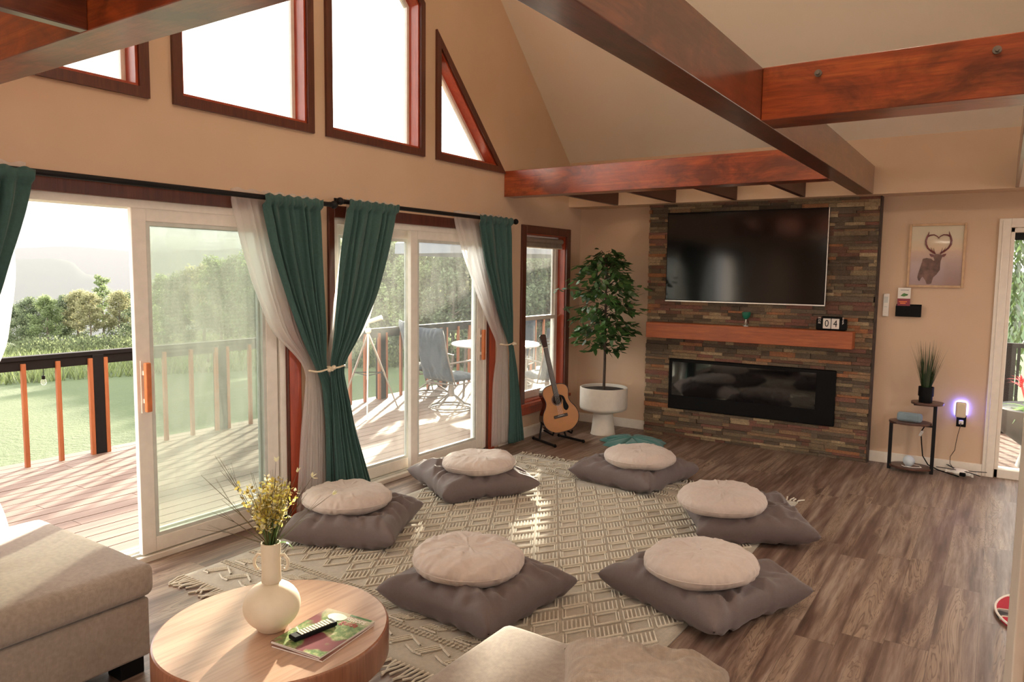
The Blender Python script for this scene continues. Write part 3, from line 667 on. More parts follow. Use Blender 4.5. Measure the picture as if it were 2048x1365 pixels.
# =================================================================== CURTAINS
def interp(tab, z):
    tab = sorted(tab, key=lambda q: q[1])
    if z <= tab[0][1]: return tab[0][0]
    for (a, za), (c, zc_) in zip(tab, tab[1:]):
        if z <= zc_:
            t = (z-za)/(zc_-za); return a+(c-a)*t
    return tab[-1][0]
def smoothed(tab):
    def f(z):
        return sum(interp(tab, z+d)*w_ for d, w_ in ((-.06, .2), (-.03, .2), (0, .2), (.03, .2), (.06, .2)))
    return f
def curtain(name, mat, left, right, folds, amp, x0, label, group, ztop, zbot, tie=1.0, cat='curtain', seed=0, sub=None):
    L, Rr = smoothed(left), smoothed(right); rn = random.Random(seed); ph = [rn.uniform(0, 6) for _ in range(4)]
    ym = (L(tie)+Rr(tie))/2; m = MB(); m.csm = True
    def f(u, v):
        z = ztop+(zbot-ztop)*v; a, c = L(z), Rr(z); wdt = abs(c-a)
        k = min(1, wdt/.22); dt = abs(z-tie)
        am = amp*(.35+.65*min(1, dt/.25))*(.55+.45*min(1, (ztop-z)/.15))
        uu = u+.03*math.sin(2*PI*folds*.5*u+ph[0]+z*1.3)
        xx = am*math.sin(2*PI*folds*uu+ph[1]+.4*math.sin(z*2+ph[2]))+.3*am*math.sin(2*PI*folds*2.3*uu+ph[3])
        if ztop-z < .07: xx = (.024 if mat == 'teal_cloth' else .0)+.22*am*math.sin(2*PI*folds*2.2*u+ph[3])
        return (x0+xx, a+(c-a)*u, z+(.006*math.sin(40*u+ph[2]) if v == 0 else 0))
    m.grid(f, int(folds*14), 90)
    yc = ym; o = empty(name, (x0, yc, zbot), label=label, cat=cat, group=group)
    m.v = [(p[0]-x0, p[1]-yc, p[2]-zbot) for p in m.v]
    c = m.build('cloth', mat, o, smooth=True, auto=180)
    md = c.modifiers.new('s', 'SOLIDIFY'); md.thickness = .0025
    return o
tA_l = [(-4.376, 2.14), (-4.369, 2.107), (-4.303, 1.809), (-4.19, 1.496), (-4.062, 1.207), (-3.95, 1.004), (-3.90, .9), (-3.87, .6), (-3.86, .05)]
tA_r = [(-3.895, 2.147), (-3.88, 1.641), (-3.868, 1.235), (-3.871, 1.008), (-3.80, .85), (-3.72, .5), (-3.66, .05)]
tB_l = [(-3.674, 2.158), (-3.754, 1.795), (-3.812, 1.334), (-3.857, 1.027), (-3.85, .85), (-3.83, .5), (-3.80, .05)]
tB_r = [(-3.16, 2.167), (-3.266, 1.796), (-3.375, 1.5), (-3.548, 1.214), (-3.722, 1.014), (-3.70, .9), (-3.60, .5), (-3.45, .06)]
wA_l = [(-4.569, 2.13), (-4.486, 1.822), (-4.408, 1.568), (-4.279, 1.281), (-4.065, 1.088), (-4.002, 1.0), (-4.02, .8), (-4.05, .6), (-4.105, .03)]
wA_r = [(-3.90, 2.13), (-3.89, 1.3), (-3.90, 1.0), (-3.86, .8), (-3.845, .5), (-3.84, .03)]
wB_l = [(-3.62, 2.16), (-3.70, 1.7), (-3.79, 1.2), (-3.83, 1.0), (-3.80, .7), (-3.70, .3), (-3.6, .03)]
wB_r = [(-3.104, 2.171), (-3.15, 1.944), (-3.316, 1.499), (-3.408, 1.269), (-3.589, 1.118), (-3.707, 1.01), (-3.66, .85), (-3.52, .45), (-3.40, .05)]
tC_l = [(-2.09, 2.159), (-1.986, 1.778), (-1.782, 1.357), (-1.601, 1.05), (-1.556, .946), (-1.51, .425), (-1.536, .03)]
tC_r = [(-1.557, 2.181), (-1.541, 1.449), (-1.515, 1.025), (-1.476, .852), (-1.31, .03)]
wC_l = [(-2.377, 2.14), (-2.248, 1.847), (-2.036, 1.491), (-1.868, 1.231), (-1.718, 1.025), (-1.717, .959), (-1.785, .63), (-1.80, .04)]
wC_r = [(-1.62, 2.16), (-1.58, 1.4), (-1.56, 1.02), (-1.535, .946), (-1.502, .04)]
tD_r = [(-5.687, 2.123), (-5.705, 2.015), (-5.743, 1.882), (-5.807, 1.694), (-5.851, 1.549), (-5.98, 1.25), (-6.12, 1.0), (-6.15, .7), (-6.2, .03)]
tD_l = [(-6.25, 2.12), (-6.24, 1.6), (-6.22, 1.0), (-6.3, .5), (-6.35, .03)]
wD_r = [(-5.70, 2.12), (-5.765, 1.8), (-5.755, 1.69), (-5.77, 1.56), (-5.821, 1.29), (-5.90, 1.15), (-6.02, 1.0), (-5.99, .8), (-5.90, .6), (-5.86, .47), (-5.83, .2), (-5.82, .03)]
wD_l = [(-6.28, 2.12), (-6.25, 1.5), (-6.2, 1.0), (-6.25, .5), (-6.3, .03)]
curtain('curtain', 'teal_cloth', tA_l, tA_r, 7, .020, .10, 'teal curtain tied back over the half open door side', 'teal curtains', 2.165, .03, seed=1)
curtain('curtain', 'teal_cloth', tB_l, tB_r, 7, .020, .125, 'teal curtain tied back at the closed door, meeting its twin', 'teal curtains', 2.185, .03, seed=2)
curtain('curtain', 'teal_cloth', tC_l, tC_r, 5, .020, .10, 'narrow teal curtain tied back beside the small window', 'teal curtains', 2.195, .03, seed=3)
curtain('curtain', 'teal_cloth', tD_l, tD_r, 6, .020, .10, 'teal curtain above the sofa ottoman', 'teal curtains', 2.155, .03, seed=4)
curtain('sheer_curtain', 'sheer_cloth', wA_l, wA_r, 9, .012, .055, 'white sheer curtain sweeping behind the teal one at the open door', 'white sheer curtains', 2.185, .03, cat='sheer curtain', seed=5)
curtain('sheer_curtain', 'sheer_cloth', wB_l, wB_r, 9, .012, .06, 'white sheer curtain sweeping across the closed door towards the knot', 'white sheer curtains', 2.205, .03, cat='sheer curtain', seed=6)
curtain('sheer_curtain', 'sheer_cloth', wC_l, wC_r, 8, .012, .055, 'white sheer curtain gathered beside the narrow teal curtain', 'white sheer curtains', 2.215, .04, cat='sheer curtain', seed=7)
curtain('sheer_curtain', 'sheer_cloth', wD_l, wD_r, 8, .012, .055, 'white sheer curtain falling behind the sofa ottoman', 'white sheer curtains', 2.185, .03, cat='sheer curtain', seed=8)
def rod(y0, y1, z, label, fin):
    o = empty('curtain_rod', (.1, (y0+y1)/2, z), label=label, cat='curtain rod'); h = (y1-y0)/2
    m = MB(); m.tube([(0, -h, 0), (0, h, 0)], .0165, 16); m.build('rod', 'black_metal', o, smooth=True)
    for s_, on in ((-1, fin[0]), (1, fin[1])):
        if on: m = MB(); m.sphere((0, s_*(h+.02), 0), .027); m.tube([(0, s_*h-.02*s_, 0), (0, s_*h, 0)], .018, 16); m.build('finial', 'black_metal', o, smooth=True)
    for yy in (-h+.03, h-.05):
        m = MB(); m.bb(-.098, .0, yy-.01, yy+.01, -.012, .006); m.bb(-.1, -.088, yy-.015, yy+.015, -.07, .03); m.build('bracket', 'black_metal', o)
rod(-6.4, -3.80, 2.142, 'black curtain rod over the half open door', (1, 1)); rod(-3.70, -1.50, 2.172, 'black curtain rod over the closed door', (1, 1))
def tieback(y, z, w_, x0, label, ball=1):
    o = empty('curtain_tieback', (x0, y, z), label=label, cat='tieback', group='pale curtain tiebacks')
    m = MB(); pts = [(.045*math.cos(a), w_/2*math.sin(a), .004*math.sin(3*a)) for a in [2*PI*k/28 for k in range(29)]]
    m.tube(pts, .0065, 8, False); m.build('cord', 'tie_wood', o, smooth=True)
    m = MB(); m.sphere((.04, ball*w_*.36, .0), .017); m.sphere((.055, ball*w_*.36+ball*.012, .0), .011); m.build('knob', 'tie_wood', o, smooth=True)
tieback(-3.925, 1.0, .16, .095, 'pale tieback holding the teal curtain on the open door side', 1)
tieback(-3.79, 1.015, .15, .115, 'pale tieback holding the teal curtain on the closed door side', -1)
tieback(-1.60, 1.01, .18, .09, 'pale tieback on the narrow teal curtain', 1)
# roller blind
o = empty('roller_blind', (-.035, (WN[0]+WN[1])/2, 2.0), label='rolled grey brown shade at the head of the narrow window', cat='blind')
m = MB(); m.tube([(0, -.38, .025), (0, .38, .025)], .028, 20); m.bb(-.01, .005, -.38, .38, -.045, .03); m.build('shade', 'roller_blind', o, smooth=True)
m = MB(); m.bb(-.013, .01, -.38, .38, -.055, -.045); m.build('hem_bar', 'tie_wood', o)

# =================================================================== RUG
RX0, RX1, RY0, RY1 = .34, 2.83, -5.14, -1.74
o = empty('area_rug', ((RX0+RX1)/2, (RY0+RY1)/2, 0), label='cream woven rug with raised geometric pattern and fringed ends', cat='rug'); ox, oy = (RX0+RX1)/2, (RY0+RY1)/2
m = MB(); m.csm = True
rr = random.Random(5)
def rugf(u, v): 
    x, y = RX0+(RX1-RX0)*u-ox, RY0+(RY1-RY0)*v-oy
    return (x+.006*math.sin(y*7), y, .009+.0015*noise.noise(Vector((x*2, y*2, 0))))
m.grid(rugf, 60, 80); base = m.build('weave', 'rug_base', o, smooth=True)
md = base.modifiers.new('s', 'SOLIDIFY'); md.thickness = .008; md.offset = -1
m = MB()
def rope(p, q, r_=.006, lump=.011):
    p, q = Vector(p), Vector(q); L = (q-p).length
    if L < .01: return
    n = max(2, int(L/lump*2)); pts = [p+(q-p)*i/n for i in range(n+1)]
    m.tube([(a.x, a.y, .0142) for a in pts], [r_*(1.15 if i % 2 else .7) for i in range(n+1)], 5, False)
d1 = Vector((math.cos(R(-59.5)), math.sin(R(-59.5)), 0)); d2 = Vector((math.cos(R(55)), math.sin(R(55)), 0))
c1_, c2_ = .128, .165
YA, YBd = RY0+.47, RY1-.47
for i in range(-40, 40):
    for j in range(-40, 40):
        base_p = Vector((ox, oy, 0))+d1*(i*c1_)+d2*(j*c2_)
        ctr = base_p+d1*c1_*.4+d2*c2_*.42
        if not (RX0+.07 < ctr.x < RX1-.07 and YA+.07 < ctr.y < YBd-.07): continue
        q = lambda a, c: base_p+d1*(a*c1_*.80)+d2*(c*c2_*.84)-Vector((ox, oy, 0))
        if (i+j) % 2:
            for k in range(7): rope(q(.06, k/6), q(.94, k/6), .0048, .010)
            rope(q(1.0, -.03), q(1.0, 1.03), .0062, .012)
        else:
            rope(q(0, .05), q(0, .95), .0055); rope(q(1, -.03), q(1, 1.03), .0062)
            for e in (0, .1, .9, 1): rope(q(.1, e), q(.9, e), .0048)
for yy in (RY0+.06, RY0+.25, RY0+.44, RY1-.06, RY1-.25, RY1-.44):      # dotted bands
    for k in range(int((RX1-RX0)/.024)):
        xx = RX0+.02+k*.024-ox
        if abs(yy-(RY0+.06)) < .01 or abs(yy-(RY1-.06)) < .01: continue
        for dy in (-.012, .012): rope((xx, yy-oy+dy-.008, 0), (xx+.006, yy-oy+dy+.008, 0), .0045, .01)
for yb, sgn in ((RY0+.10, 1), (RY1-.10, -1)):          # zigzags of rope
    n = 14; stp = (RX1-RX0-.1)/n
    for k in range(n):
        xa = RX0+.05+k*stp-ox; y0 = yb-oy
        for dd in (0, .018, .036):
            rope((xa+dd, y0+.01*sgn, 0), (xa+dd+stp*.36, y0+.105*sgn, 0), .0048, .011); 
        rope((xa+stp*.36, y0+.112*sgn, 0), (xa+stp*.95, y0+.06*sgn, 0), .0055, .013); rope((xa, y0, 0), (xa+.05, y0, 0), .0058, .013); rope((xa+stp*.6, y0+.03*sgn, 0), (xa+stp*1.0, y0-.0*sgn, 0), .005, .012)
for yb, sgn in ((RY0+.29, 1), (RY1-.29, -1)):          # stepped blocks
    n = 12; stp = (RX1-RX0-.1)/n
    for k in range(n):
        xa = RX0+.05+k*stp-ox; y0 = yb-oy
        for i in range(6): rope((xa+.02+i*.018, y0+(.0+i*.004)*sgn, 0), (xa+.05+i*.018, y0+(.055)*sgn, 0), .0045, .011)
        for i in range(5): rope((xa+.09+i*.018, y0+.06*sgn, 0), (xa+.11+i*.018, y0+.115*sgn, 0), .0045, .011)
        rope((xa+.02, y0+.0*sgn, 0), (xa+.12, y0-.002*sgn, 0), .0058, .013)
m.build('raised_yarn', 'rug_yarn', o, smooth=True)
for nm, yy, sgn in (('fringe', RY0, -1), ('fringe', RY1, 1)):
    m = MB(); n = 96
    for k in range(n):
        x = RX0+.01+(RX1-RX0-.02)*k/(n-1)-ox; y = yy-oy; L = rr.uniform(.07, .11); a = rr.uniform(-.9, .5)
        pts = [(x, y-.01*sgn, .010), (x+a*.01, y+sgn*L*.3, .011), (x+a*.04+rr.uniform(-.01, .01), y+sgn*L*.65, .008), (x+a*.07+rr.uniform(-.015, .015), y+sgn*L, .006)]
        m.tube(pts, [.006, .0055, .005, .006], 6)
    fo = m.build(nm, 'rug_yarn', o, smooth=True); fo['kind'] = 'stuff'

# =================================================================== CUSHIONS
def pillow_mesh(side, h, pinch, seed, wr=.012, n=44):
    m = MB(); rn = random.Random(seed); off = Vector((rn.uniform(0, 50), rn.uniform(0, 50), 0))
    def surf(sg):
        def f(u, v):
            a, c = u*2-1, v*2-1
            e = max(0, (1-a**4))*max(0, (1-c**4)); th = h/2*(e**.42)
            k = pinch*(1-min(abs(a), abs(c))**1.0)*max(abs(a), abs(c))**3
            # sides draw in between the corners
            ax = a*(1-pinch*(1-c*c)*abs(a)**2); cx_ = c*(1-pinch*(1-a*a)*abs(c)**2)
            x, y = ax*side/2, cx_*side/2
            ed = max(abs(a), abs(c)); ang = math.atan2(c, a)
            nf = noise.noise(off+Vector((math.cos(ang)*2.2, math.sin(ang)*2.2, 5)))
            fold = wr*math.sin(ang*19+6*noise.noise(off+Vector((a*1.6, c*1.6, 0))))*(ed**2.4)*(1-ed**9)*(.35+1.5*max(0, nf+.15))
            big = wr*1.7*noise.noise(off+Vector((a*1.7, c*1.7, sg)))*(1-ed**4)
            rg = noise.noise(off+Vector((a*2.1, c*2.1, 13+sg))); cz = (1-min(1, abs(rg)*6))*wr*.5*min(1, e*2)
            cr = cz+wr*.9*noise.noise(off+Vector((a*3.2+c*2, c*3.2-a*2, 3)))*e
            z = th*sg+(fold+big+cr)*sg
            if sg < 0: z = max(z, -h/2)*1.0
            return (x, y, z)
        return f
    m.csm = True; m.grid(surf(1), n, n); m.grid(lambda u, v: surf(-1)(1-u, v), n, n)
    return m
def weld(o, dist=.0008):
    bm = bmesh.new(); bm.from_mesh(o.data); bmesh.ops.remove_doubles(bm, verts=bm.verts, dist=dist); bm.to_mesh(o.data); bm.free()
def floor_pillow(x, y, rz, side, h, label, seed, sag=.0):
    m = pillow_mesh(side, h, .13, seed, .027, 72)
    # settle on the floor: the underside flattens
    vv = []
    for p in m.v:
        r_ = max(abs(p[0]), abs(p[1]))/(side/2); z = p[2]
        lo = -h*.36
        if z < lo: z = lo
        d = math.hypot(p[0], p[1])/(side/2); dent = .030*math.exp(-(d*1.6)**2) if z > 0 else 0
        rise = -.010*r_*r_
        vv.append((p[0], p[1], z-dent+h*.36+.002 + (0 if z <= lo else rise*0)))
    m.v = vv
    o = empty('floor_cushion', (x, y, .018), rz, label, 'cushion', 'grey square floor cushions')
    c = m.build('cover', 'grey_pillow', o, smooth=True, auto=180); weld(c)
    return o
def round_cushion(x, y, z, rad, h, label, seed, tilt=(0, 0)):
    m = MB(); m.csm = True; rn = random.Random(seed); off = Vector((rn.uniform(0, 50), rn.uniform(0, 50), 0)); rings_, n = 36, 180
    vs = []
    for i in range(rings_+1):
        t = -1+2*i/rings_; qq = math.sin(PI/2*(1-abs(t))**.85) if abs(t) < 1 else 0
        rr_ = rad*max(qq, .012); zz = math.copysign(h/2*max(0, 1-qq**3.4)**.5, t)
        for k in range(n):
            a = 2*PI*k/n; q = rr_/rad
            rad2 = rr_*(1+.02*noise.noise(off+Vector((math.cos(a)*1.3, math.sin(a)*1.3, 0))))
            pk = .0075*(.5+1.3*abs(noise.noise(off+Vector((math.cos(a)*3, math.sin(a)*3, 9)))))*math.sin(a*27+9*noise.noise(off+Vector((math.cos(a)*2.4, math.sin(a)*2.4, 1))))*(q**16)*(1 if abs(zz) > h*.03 else .3)
            big = .010*noise.noise(off+Vector((math.cos(a)*q*1.8, math.sin(a)*q*1.8, t)))
            cr = .009*noise.noise(off+Vector((math.cos(a)*q*5+2*math.sin(a)*q, math.sin(a)*q*4, 7)))*(1 if zz > 0 else 0)
            rg = noise.noise(off+Vector((math.cos(a)*q*3.1, math.sin(a)*q*3.1, 21))); cr += (.010*max(0, 1-abs(rg)*7)-.003)*(1-q**20)*(.3+.7*(noise.noise(off+Vector((math.cos(a)*q*2, math.sin(a)*q*2, 33))) > 0))*(1 if zz > 0 else 0)
            dent = -.012*math.exp(-(q*2.2)**2) if zz > 0 else 0
            sg = 1 if zz >= 0 else -1
            vs.append(((rad2+pk*.3)*math.cos(a), (rad2+pk*.3)*math.sin(a), zz+(pk+big+cr)*sg*(0.2 if abs(t) < .05 else 1)+dent))
    fs = [(i*n+k, i*n+(k+1) % n, (i+1)*n+(k+1) % n, (i+1)*n+k) for i in range(rings_) for k in range(n)]
    m.add(vs, fs)
    o = empty('round_cushion', (x, y, z), 0, label, 'cushion', 'pale round cushions'); o.rotation_euler = (tilt[0], tilt[1], rn.uniform(0, 6))
    c = m.build('cover', 'blush_pillow', o, smooth=True, auto=180); weld(c, .0015)
    mm = MB(); mm.tube([(rad*1.0*math.cos(2*PI*k/80), rad*1.0*math.sin(2*PI*k/80), 0) for k in range(81)], .0028, 6, False); mm.build('piping', 'blush_pillow', o, smooth=True)
    return o
CU = [  # x, y, rot, side, round x, y, label pieces
 (.62, -4.11, 27, .74, .575, -4.13, 'grey floor cushion on the rug under the paired teal curtains', 'pale round cushion on the pile by the paired teal curtains'),
 (.64, -2.88, 60, .80, .74, -2.92, 'grey floor cushion against the closed glass door', 'pale round cushion on the pile by the closed glass door'),
 (1.58, -1.93, -8, .78, 1.67, -2.02, 'grey floor cushion closest to the teal leaf mat', 'pale round cushion closest to the teal leaf mat'),
 (2.66, -2.58, 30, .76, 2.56, -2.74, 'grey floor cushion over the rug corner near the fireplace', 'pale round cushion on the pile over the far rug corner'),
 (2.80, -3.77, 69, .78, 2.81, -3.85, 'grey floor cushion half on bare floor near the sofa seat', 'pale round cushion on the pile half off the rug'),
 (1.87, -4.47, -4, .74, 1.82, -4.49, 'grey floor cushion nearest the round coffee table', 'pale round cushion nearest the round coffee table'),
]
for i, (x, y, rz, sd, rx, ry, la, lb) in enumerate(CU):
    floor_pillow(x, y, R(rz), sd, .225, la, 11+i); round_cushion(rx, ry, .238, .282, .155, lb, 31+i, ((.02, -.03, .0, .02, .03, -.02)[i], (.03, .02, -.02, .03, .02, .03)[i]))

# teal leaf mat
o = empty('leaf_mat', (1.0, -.68, 0), R(35), 'teal quilted leaf shaped mat on the floor by the stone', 'mat')
m = MB(); m.csm = True; n, k = 90, 16; vs = []
for i in range(k+1):
    q = i/k
    for j in range(n):
        a = 2*PI*j/n; rad = .33*(1+.05*math.cos(a*9)-.22*math.exp(-((a-PI)/.28)**2)); rr_ = rad*q
        vein = abs(math.sin(a*4.5))**.4; z = .008+.056*(1-q**4)*(.35+.65*vein)
        vs.append((rr_*math.cos(a), rr_*math.sin(a)*.94, z if q < 1 else .004))
fs = [(i*n+j, i*n+(j+1) % n, (i+1)*n+(j+1) % n, (i+1)*n+j) for i in range(k) for j in range(n)]
m.add(vs, fs); m.build('quilting', 'teal_mat', o, smooth=True, auto=180)
m = MB(); m.tube([(-.25, 0, .05), (-.1, .0, .062), (.1, .005, .06), (.3, 0, .03)], .007, 8); m.build('centre_seam', 'teal_mat', o, smooth=True)

# =================================================================== SOFA PIECES
def upholstered(name, x0, x1, y0, y1, label, zc=.33, zt=.47, legs=()):
    cx_, cy_ = (x0+x1)/2, (y0+y1)/2; o = empty(name, (cx_, cy_, 0), 0, label, 'ottoman'); hx, hy = (x1-x0)/2, (y1-y0)/2
    m = MB(); m.bb(-hx+.02, hx-.02, -hy+.02, hy-.02, .075, zc-.006); m.build('base', 'sofa_cloth', o, bevel=.012)
    m = MB(); m.csm = True; hz = (zt-zc)/2; rr_ = .038
    def rb(p):
        q = Vector((max(-hx+rr_, min(hx-rr_, p[0])), max(-hy+rr_, min(hy-rr_, p[1])), max(-hz+rr_, min(hz-rr_, p[2])))); d = Vector(p)-q
        v_ = q+d.normalized()*rr_ if d.length > 1e-9 else Vector(p)
        a, c = v_.x/hx, v_.y/hy; bul = .010*(1-(v_.z/hz)**2)
        if abs(a) > .93: v_.x += math.copysign(bul*(1-c*c), a)
        if abs(c) > .93: v_.y += math.copysign(bul*(1-a*a), c)
        if v_.z > 0: v_.z += (.020*max(0, 1-a*a)*max(0, 1-c*c)+.004*noise.noise(Vector((a*3, c*3, 2))))*(v_.z/hz)
        return (v_.x, v_.y, zc+hz+v_.z)
    nn = 72; ee = lambda t: (t*2-1)
    for sg in (-1, 1):
        m.grid(lambda u, v: rb((ee(u)*hx*sg, ee(v)*hy, sg*hz)), nn, nn)
        m.grid(lambda u, v: rb((sg*hx, ee(u)*hy*sg, ee(v)*hz)), nn, 14)
        m.grid(lambda u, v: rb((-ee(u)*hx*sg, sg*hy, ee(v)*hz)), nn, 14)
    c = m.build('seat_cushion', 'sofa_cloth', o, smooth=True, auto=180); weld(c, .0015)
    for (lx, ly) in legs: m = MB(); m.bb(lx*hx-.05-lx*.09, lx*hx+.05-lx*.09, ly*hy-.05-ly*.09, ly*hy+.05-ly*.09, 0, .078); m.build('leg', 'black_plastic', o, bevel=.004)
    return o
upholstered('ottoman', .15, 1.135, -7.4, -5.745, 'taupe upholstered ottoman beside the open door', legs=((1, 1), (-1, 1), (1, -1), (-1, -1)))
upholstered('ottoman', 2.615, 3.60, -6.6, -5.33, 'taupe upholstered seat in the sun beside the coffee table', legs=((1, 1), (-1, 1), (1, -1), (-1, -1)))
def throw_pillow(loc, rot, sx, sy, h, label, seed, mat='throw_cloth'):
    m = pillow_mesh(1, h, .06, seed, .014, 50); m.v = [(p[0]*sx, p[1]*sy, p[2]) for p in m.v]
    o = empty('throw_pillow', loc, 0, label, 'cushion'); o.rotation_euler = rot
    c = m.build('cover', mat, o, smooth=True, auto=180); weld(c); return o
throw_pillow((3.31, -5.72, .575), (R(8), R(5), R(25)), .46, .40, .21, 'rumpled beige throw pillow on the sunlit seat', 71)
throw_pillow((1.02, -6.62, .56), (R(10), R(-6), R(15)), .5, .42, .16, 'light beige pillow at the end of the ottoman by the open door', 72)

# =================================================================== COFFEE TABLE
TX, TY, TZ = 1.904, -5.756, .42
o = empty('coffee_table', (TX, TY, 0), 0, 'round wooden coffee table with thick edge', 'coffee table')
m = MB(); m.csm = True; m.cm = 0; m.lathe([(.394, TZ), (.001, TZ)], n=96, cap=False); m.cm = 1; m.lathe([(.394, TZ), (.4, TZ-.003), (.403, TZ-.010), (.403, TZ-.11), (.395, TZ-.118), (.001, TZ-.118)], n=96, cap=False)
m.build('tabletop', ['table_wood', 'table_edge'], o, smooth=True, auto=40)
for a in (45, 135, 225, 315):
    m = MB(); m.box((.28*math.cos(R(a)), .28*math.sin(R(a)), .152), (.05, .05, .304)); m.build('leg', 'dark_shelf_wood', o, bevel=.004)
VX, VY = 1.915, -5.775
o = empty('vase', (VX, VY, TZ), R(33), 'cream ceramic vase with round belly on the coffee table', 'vase')
m = MB(); prof = [(.001, .0), (.035, .0), (.05, .004)]
for i in range(1, 15): a = -PI/2+.5+(PI-.78)*i/14; prof.append((.098*math.cos(a), .088+.086*math.sin(a)))
prof += [(.034, .176), (.033, .2), (.0325, .26), (.034, .315), (.029, .315), (.027, .2), (.001, .18)]
m.lathe(prof, n=56); m.build('body', 'ceramic_cream', o, smooth=True, auto=80)
for s_ in (-1, 1):
    m = MB(); m.tube([(s_*.030, 0, .268), (s_*.046, 0, .272), (s_*.058, 0, .255), (s_*.06, 0, .235), (s_*.052, 0, .218), (s_*.044, 0, .219)], .0055, 8); m.build('handle', 'ceramic_cream', o, smooth=True)
# bouquet
o = empty('flower_bouquet', (VX, VY, TZ+.30), 0, 'yellow flowers with thin green stems and long grass in the vase', 'flowers')
rn = random.Random(21); RT = Vector((.834, .552, 0)); BK = Vector((-.55, .83, 0))
st, yl, wt, gr = MB(), MB(), MB(), MB()
for i in range(120):
    a = rn.uniform(0, 2*PI); sp_ = rn.uniform(.0, .55)*(.6+.4*rn.random()); d = (RT*math.cos(a)*sp_+BK*math.sin(a)*sp_*.8+Vector((0, 0, 1))).normalized(); L = rn.uniform(.13, .24)
    p0 = Vector((math.cos(a)*.015*rn.random(), math.sin(a)*.015*rn.random(), -.06)); p1 = p0+Vector((0, 0, .07)); p2 = p1+d*L
    if i < 50:
        st.cr = rn.random()+.001; st.tube([p0, p1, (p1+p2)/2+Vector((0, 0, .008)), p2], [.0015, .0014, .0012, .0008], 4)
        for k in range(34):
            t = .42+.58*k/34; q = p1+(p2-p1)*t; dd = Vector((rn.gauss(0, 1), rn.gauss(0, 1), rn.gauss(.5, .7))).normalized(); tgt = yl if rn.random() < .62 else wt
            tgt.cr = rn.random()+.001; w_ = .012*(1.25-t*.7); tgt.leaf(q+dd*w_*.7, dd, Vector((rn.random()-.5, rn.random()-.5, rn.random())), .016, .011)
    elif i < 90:
        gr.cr = rn.random()*.8+.001; gr.blade(p1-Vector((0, 0, .03)), d+Vector((0, 0, .3)), L*rn.uniform(.6, 1.05), .004, (d.x*.5, d.y*.5, -.1))
    else:
        gr.cr = rn.random()+.001; gr.tube([p0, p1, p1+d*L*.8], [.0016, .0016, .0005], 4)
long_ = [(-.62, 1.0, .36), (-.52, 1.0, .35), (-.8, .95, .33), (-.3, 1, .26), (-.15, 1, .27), (.35, 1, .27), (.55, .95, .28), (.8, .7, .26), (-.95, .5, .23), (-1.2, .25, .24), (.1, 1.1, .3), (.25, 1, .25), (-.7, .7, .22), (.65, 1, .22)]
for i, (sx, sz, L) in enumerate(long_):
    d = (RT*sx+BK*rn.uniform(-.2, .2)+Vector((0, 0, sz))).normalized(); p0 = Vector((0, 0, -.05)); p1 = Vector((sx*.018*RT.x, sx*.018*RT.y, .01)); st.cr = rn.random()*.5+.001
    mid_ = p1+d*L*.55+Vector((0, 0, .012)); end = p1+d*L; st.tube([p0, p1, mid_, end], [.0022, .0019, .0012, .0005], 5)
    for q in range(3): dd = (d+Vector((rn.uniform(-.3, .3), rn.uniform(-.3, .3), .1))).normalized(); st.tube([mid_, mid_+dd*L*.3], [.0008, .0003], 3)
    if i in (5, 6, 7, 10):
        wt.cr = .9
        for q in range(5): dd = (d+Vector((rn.gauss(0, .4), rn.gauss(0, .4), rn.gauss(0, .4)))).normalized(); wt.leaf(end, dd, Vector((rn.random(), rn.random(), rn.random())), .022, .012)
st.build('stem', 'dry_stem', o); gr.build('grass_blades', 'leaf_ficus', o); a_ = yl.build('yellow_blossom', 'yellow_flower', o); wt.build('pale_blossom', 'pale_petal', o)
m = MB(); m.cr = .6; m.blade(Vector((.012, .01, .0)), RT*.5+Vector((0, 0, 1)), .2, .022, RT*.45+Vector((0, 0, -.1)), 7); m.cr = .8; m.blade(Vector((.014, .012, .0)), RT*.65+Vector((0, 0, .8)), .17, .018, RT*.3, 7)
m.cr = .7; m.blade(Vector((.028, .02, .015)), RT*.7+Vector((0, 0, .5)), .06, .016, Vector((0, 0, -2.4))+RT*.4, 6); m.build('broad_leaf', 'leaf_bright', o)
# magazines + remote
def magazine(loc, rz, label, mat, t=.005):
    o = empty('magazine', loc, rz, label, 'magazine', 'magazines stacked on the coffee table')
    m = MB(); m.bb(-.108, .108, -.14, .14, 0, t-.0006); m.build('pages', 'paper_white', o)
    m = MB(); m.bb(-.109, .109, -.141, .141, t-.0006, t); m.bb(-.1095, -.108, -.141, .141, 0, t); m.build('cover', mat, o); return o
plain('cover_brown', (.22, .10, .07), .35, var=.3, nscale=14)
b = NB('cover_garden'); v = b.coords(); f = b.noise(v, 9, 4, .6, .5); f2 = b.noise(v, 38, 4, .7)
c_ = b.ramp(f2, [(.3, (.06, .12, .035)), (.48, (.17, .27, .09)), (.6, (.42, .44, .22)), (.75, (.70, .62, .50))])
c_ = b.mix(b.ramp(b.noise(b.coords((1, 1, 1)), 6.5, 2), [(.53, (0, 0, 0)), (.57, (1, 1, 1))]), c_, (.20, .05, .06))
sp = b.n('ShaderNodeSeparateXYZ'); b.l(v, sp.inputs[0])
c_ = b.mix(b.ramp(b.math('ADD', b.math('MULTIPLY', sp.outputs[1], 3), .5), [(.72, (0, 0, 0)), (.9, (.75, .75, .75))]), c_, (.62, .52, .42))
b.set(Base_Color=c_, Roughness=.28, Coat_Weight=.5)
MC = Vector((2.105, -5.705, TZ))
magazine(MC+Vector((.004, -.004, .001)), R(8), 'brown covered magazine at the bottom of the stack', 'cover_brown')
magazine(MC+Vector((-.003, .0, .0065)), R(5), 'brown covered magazine in the middle of the stack', 'cover_brown')
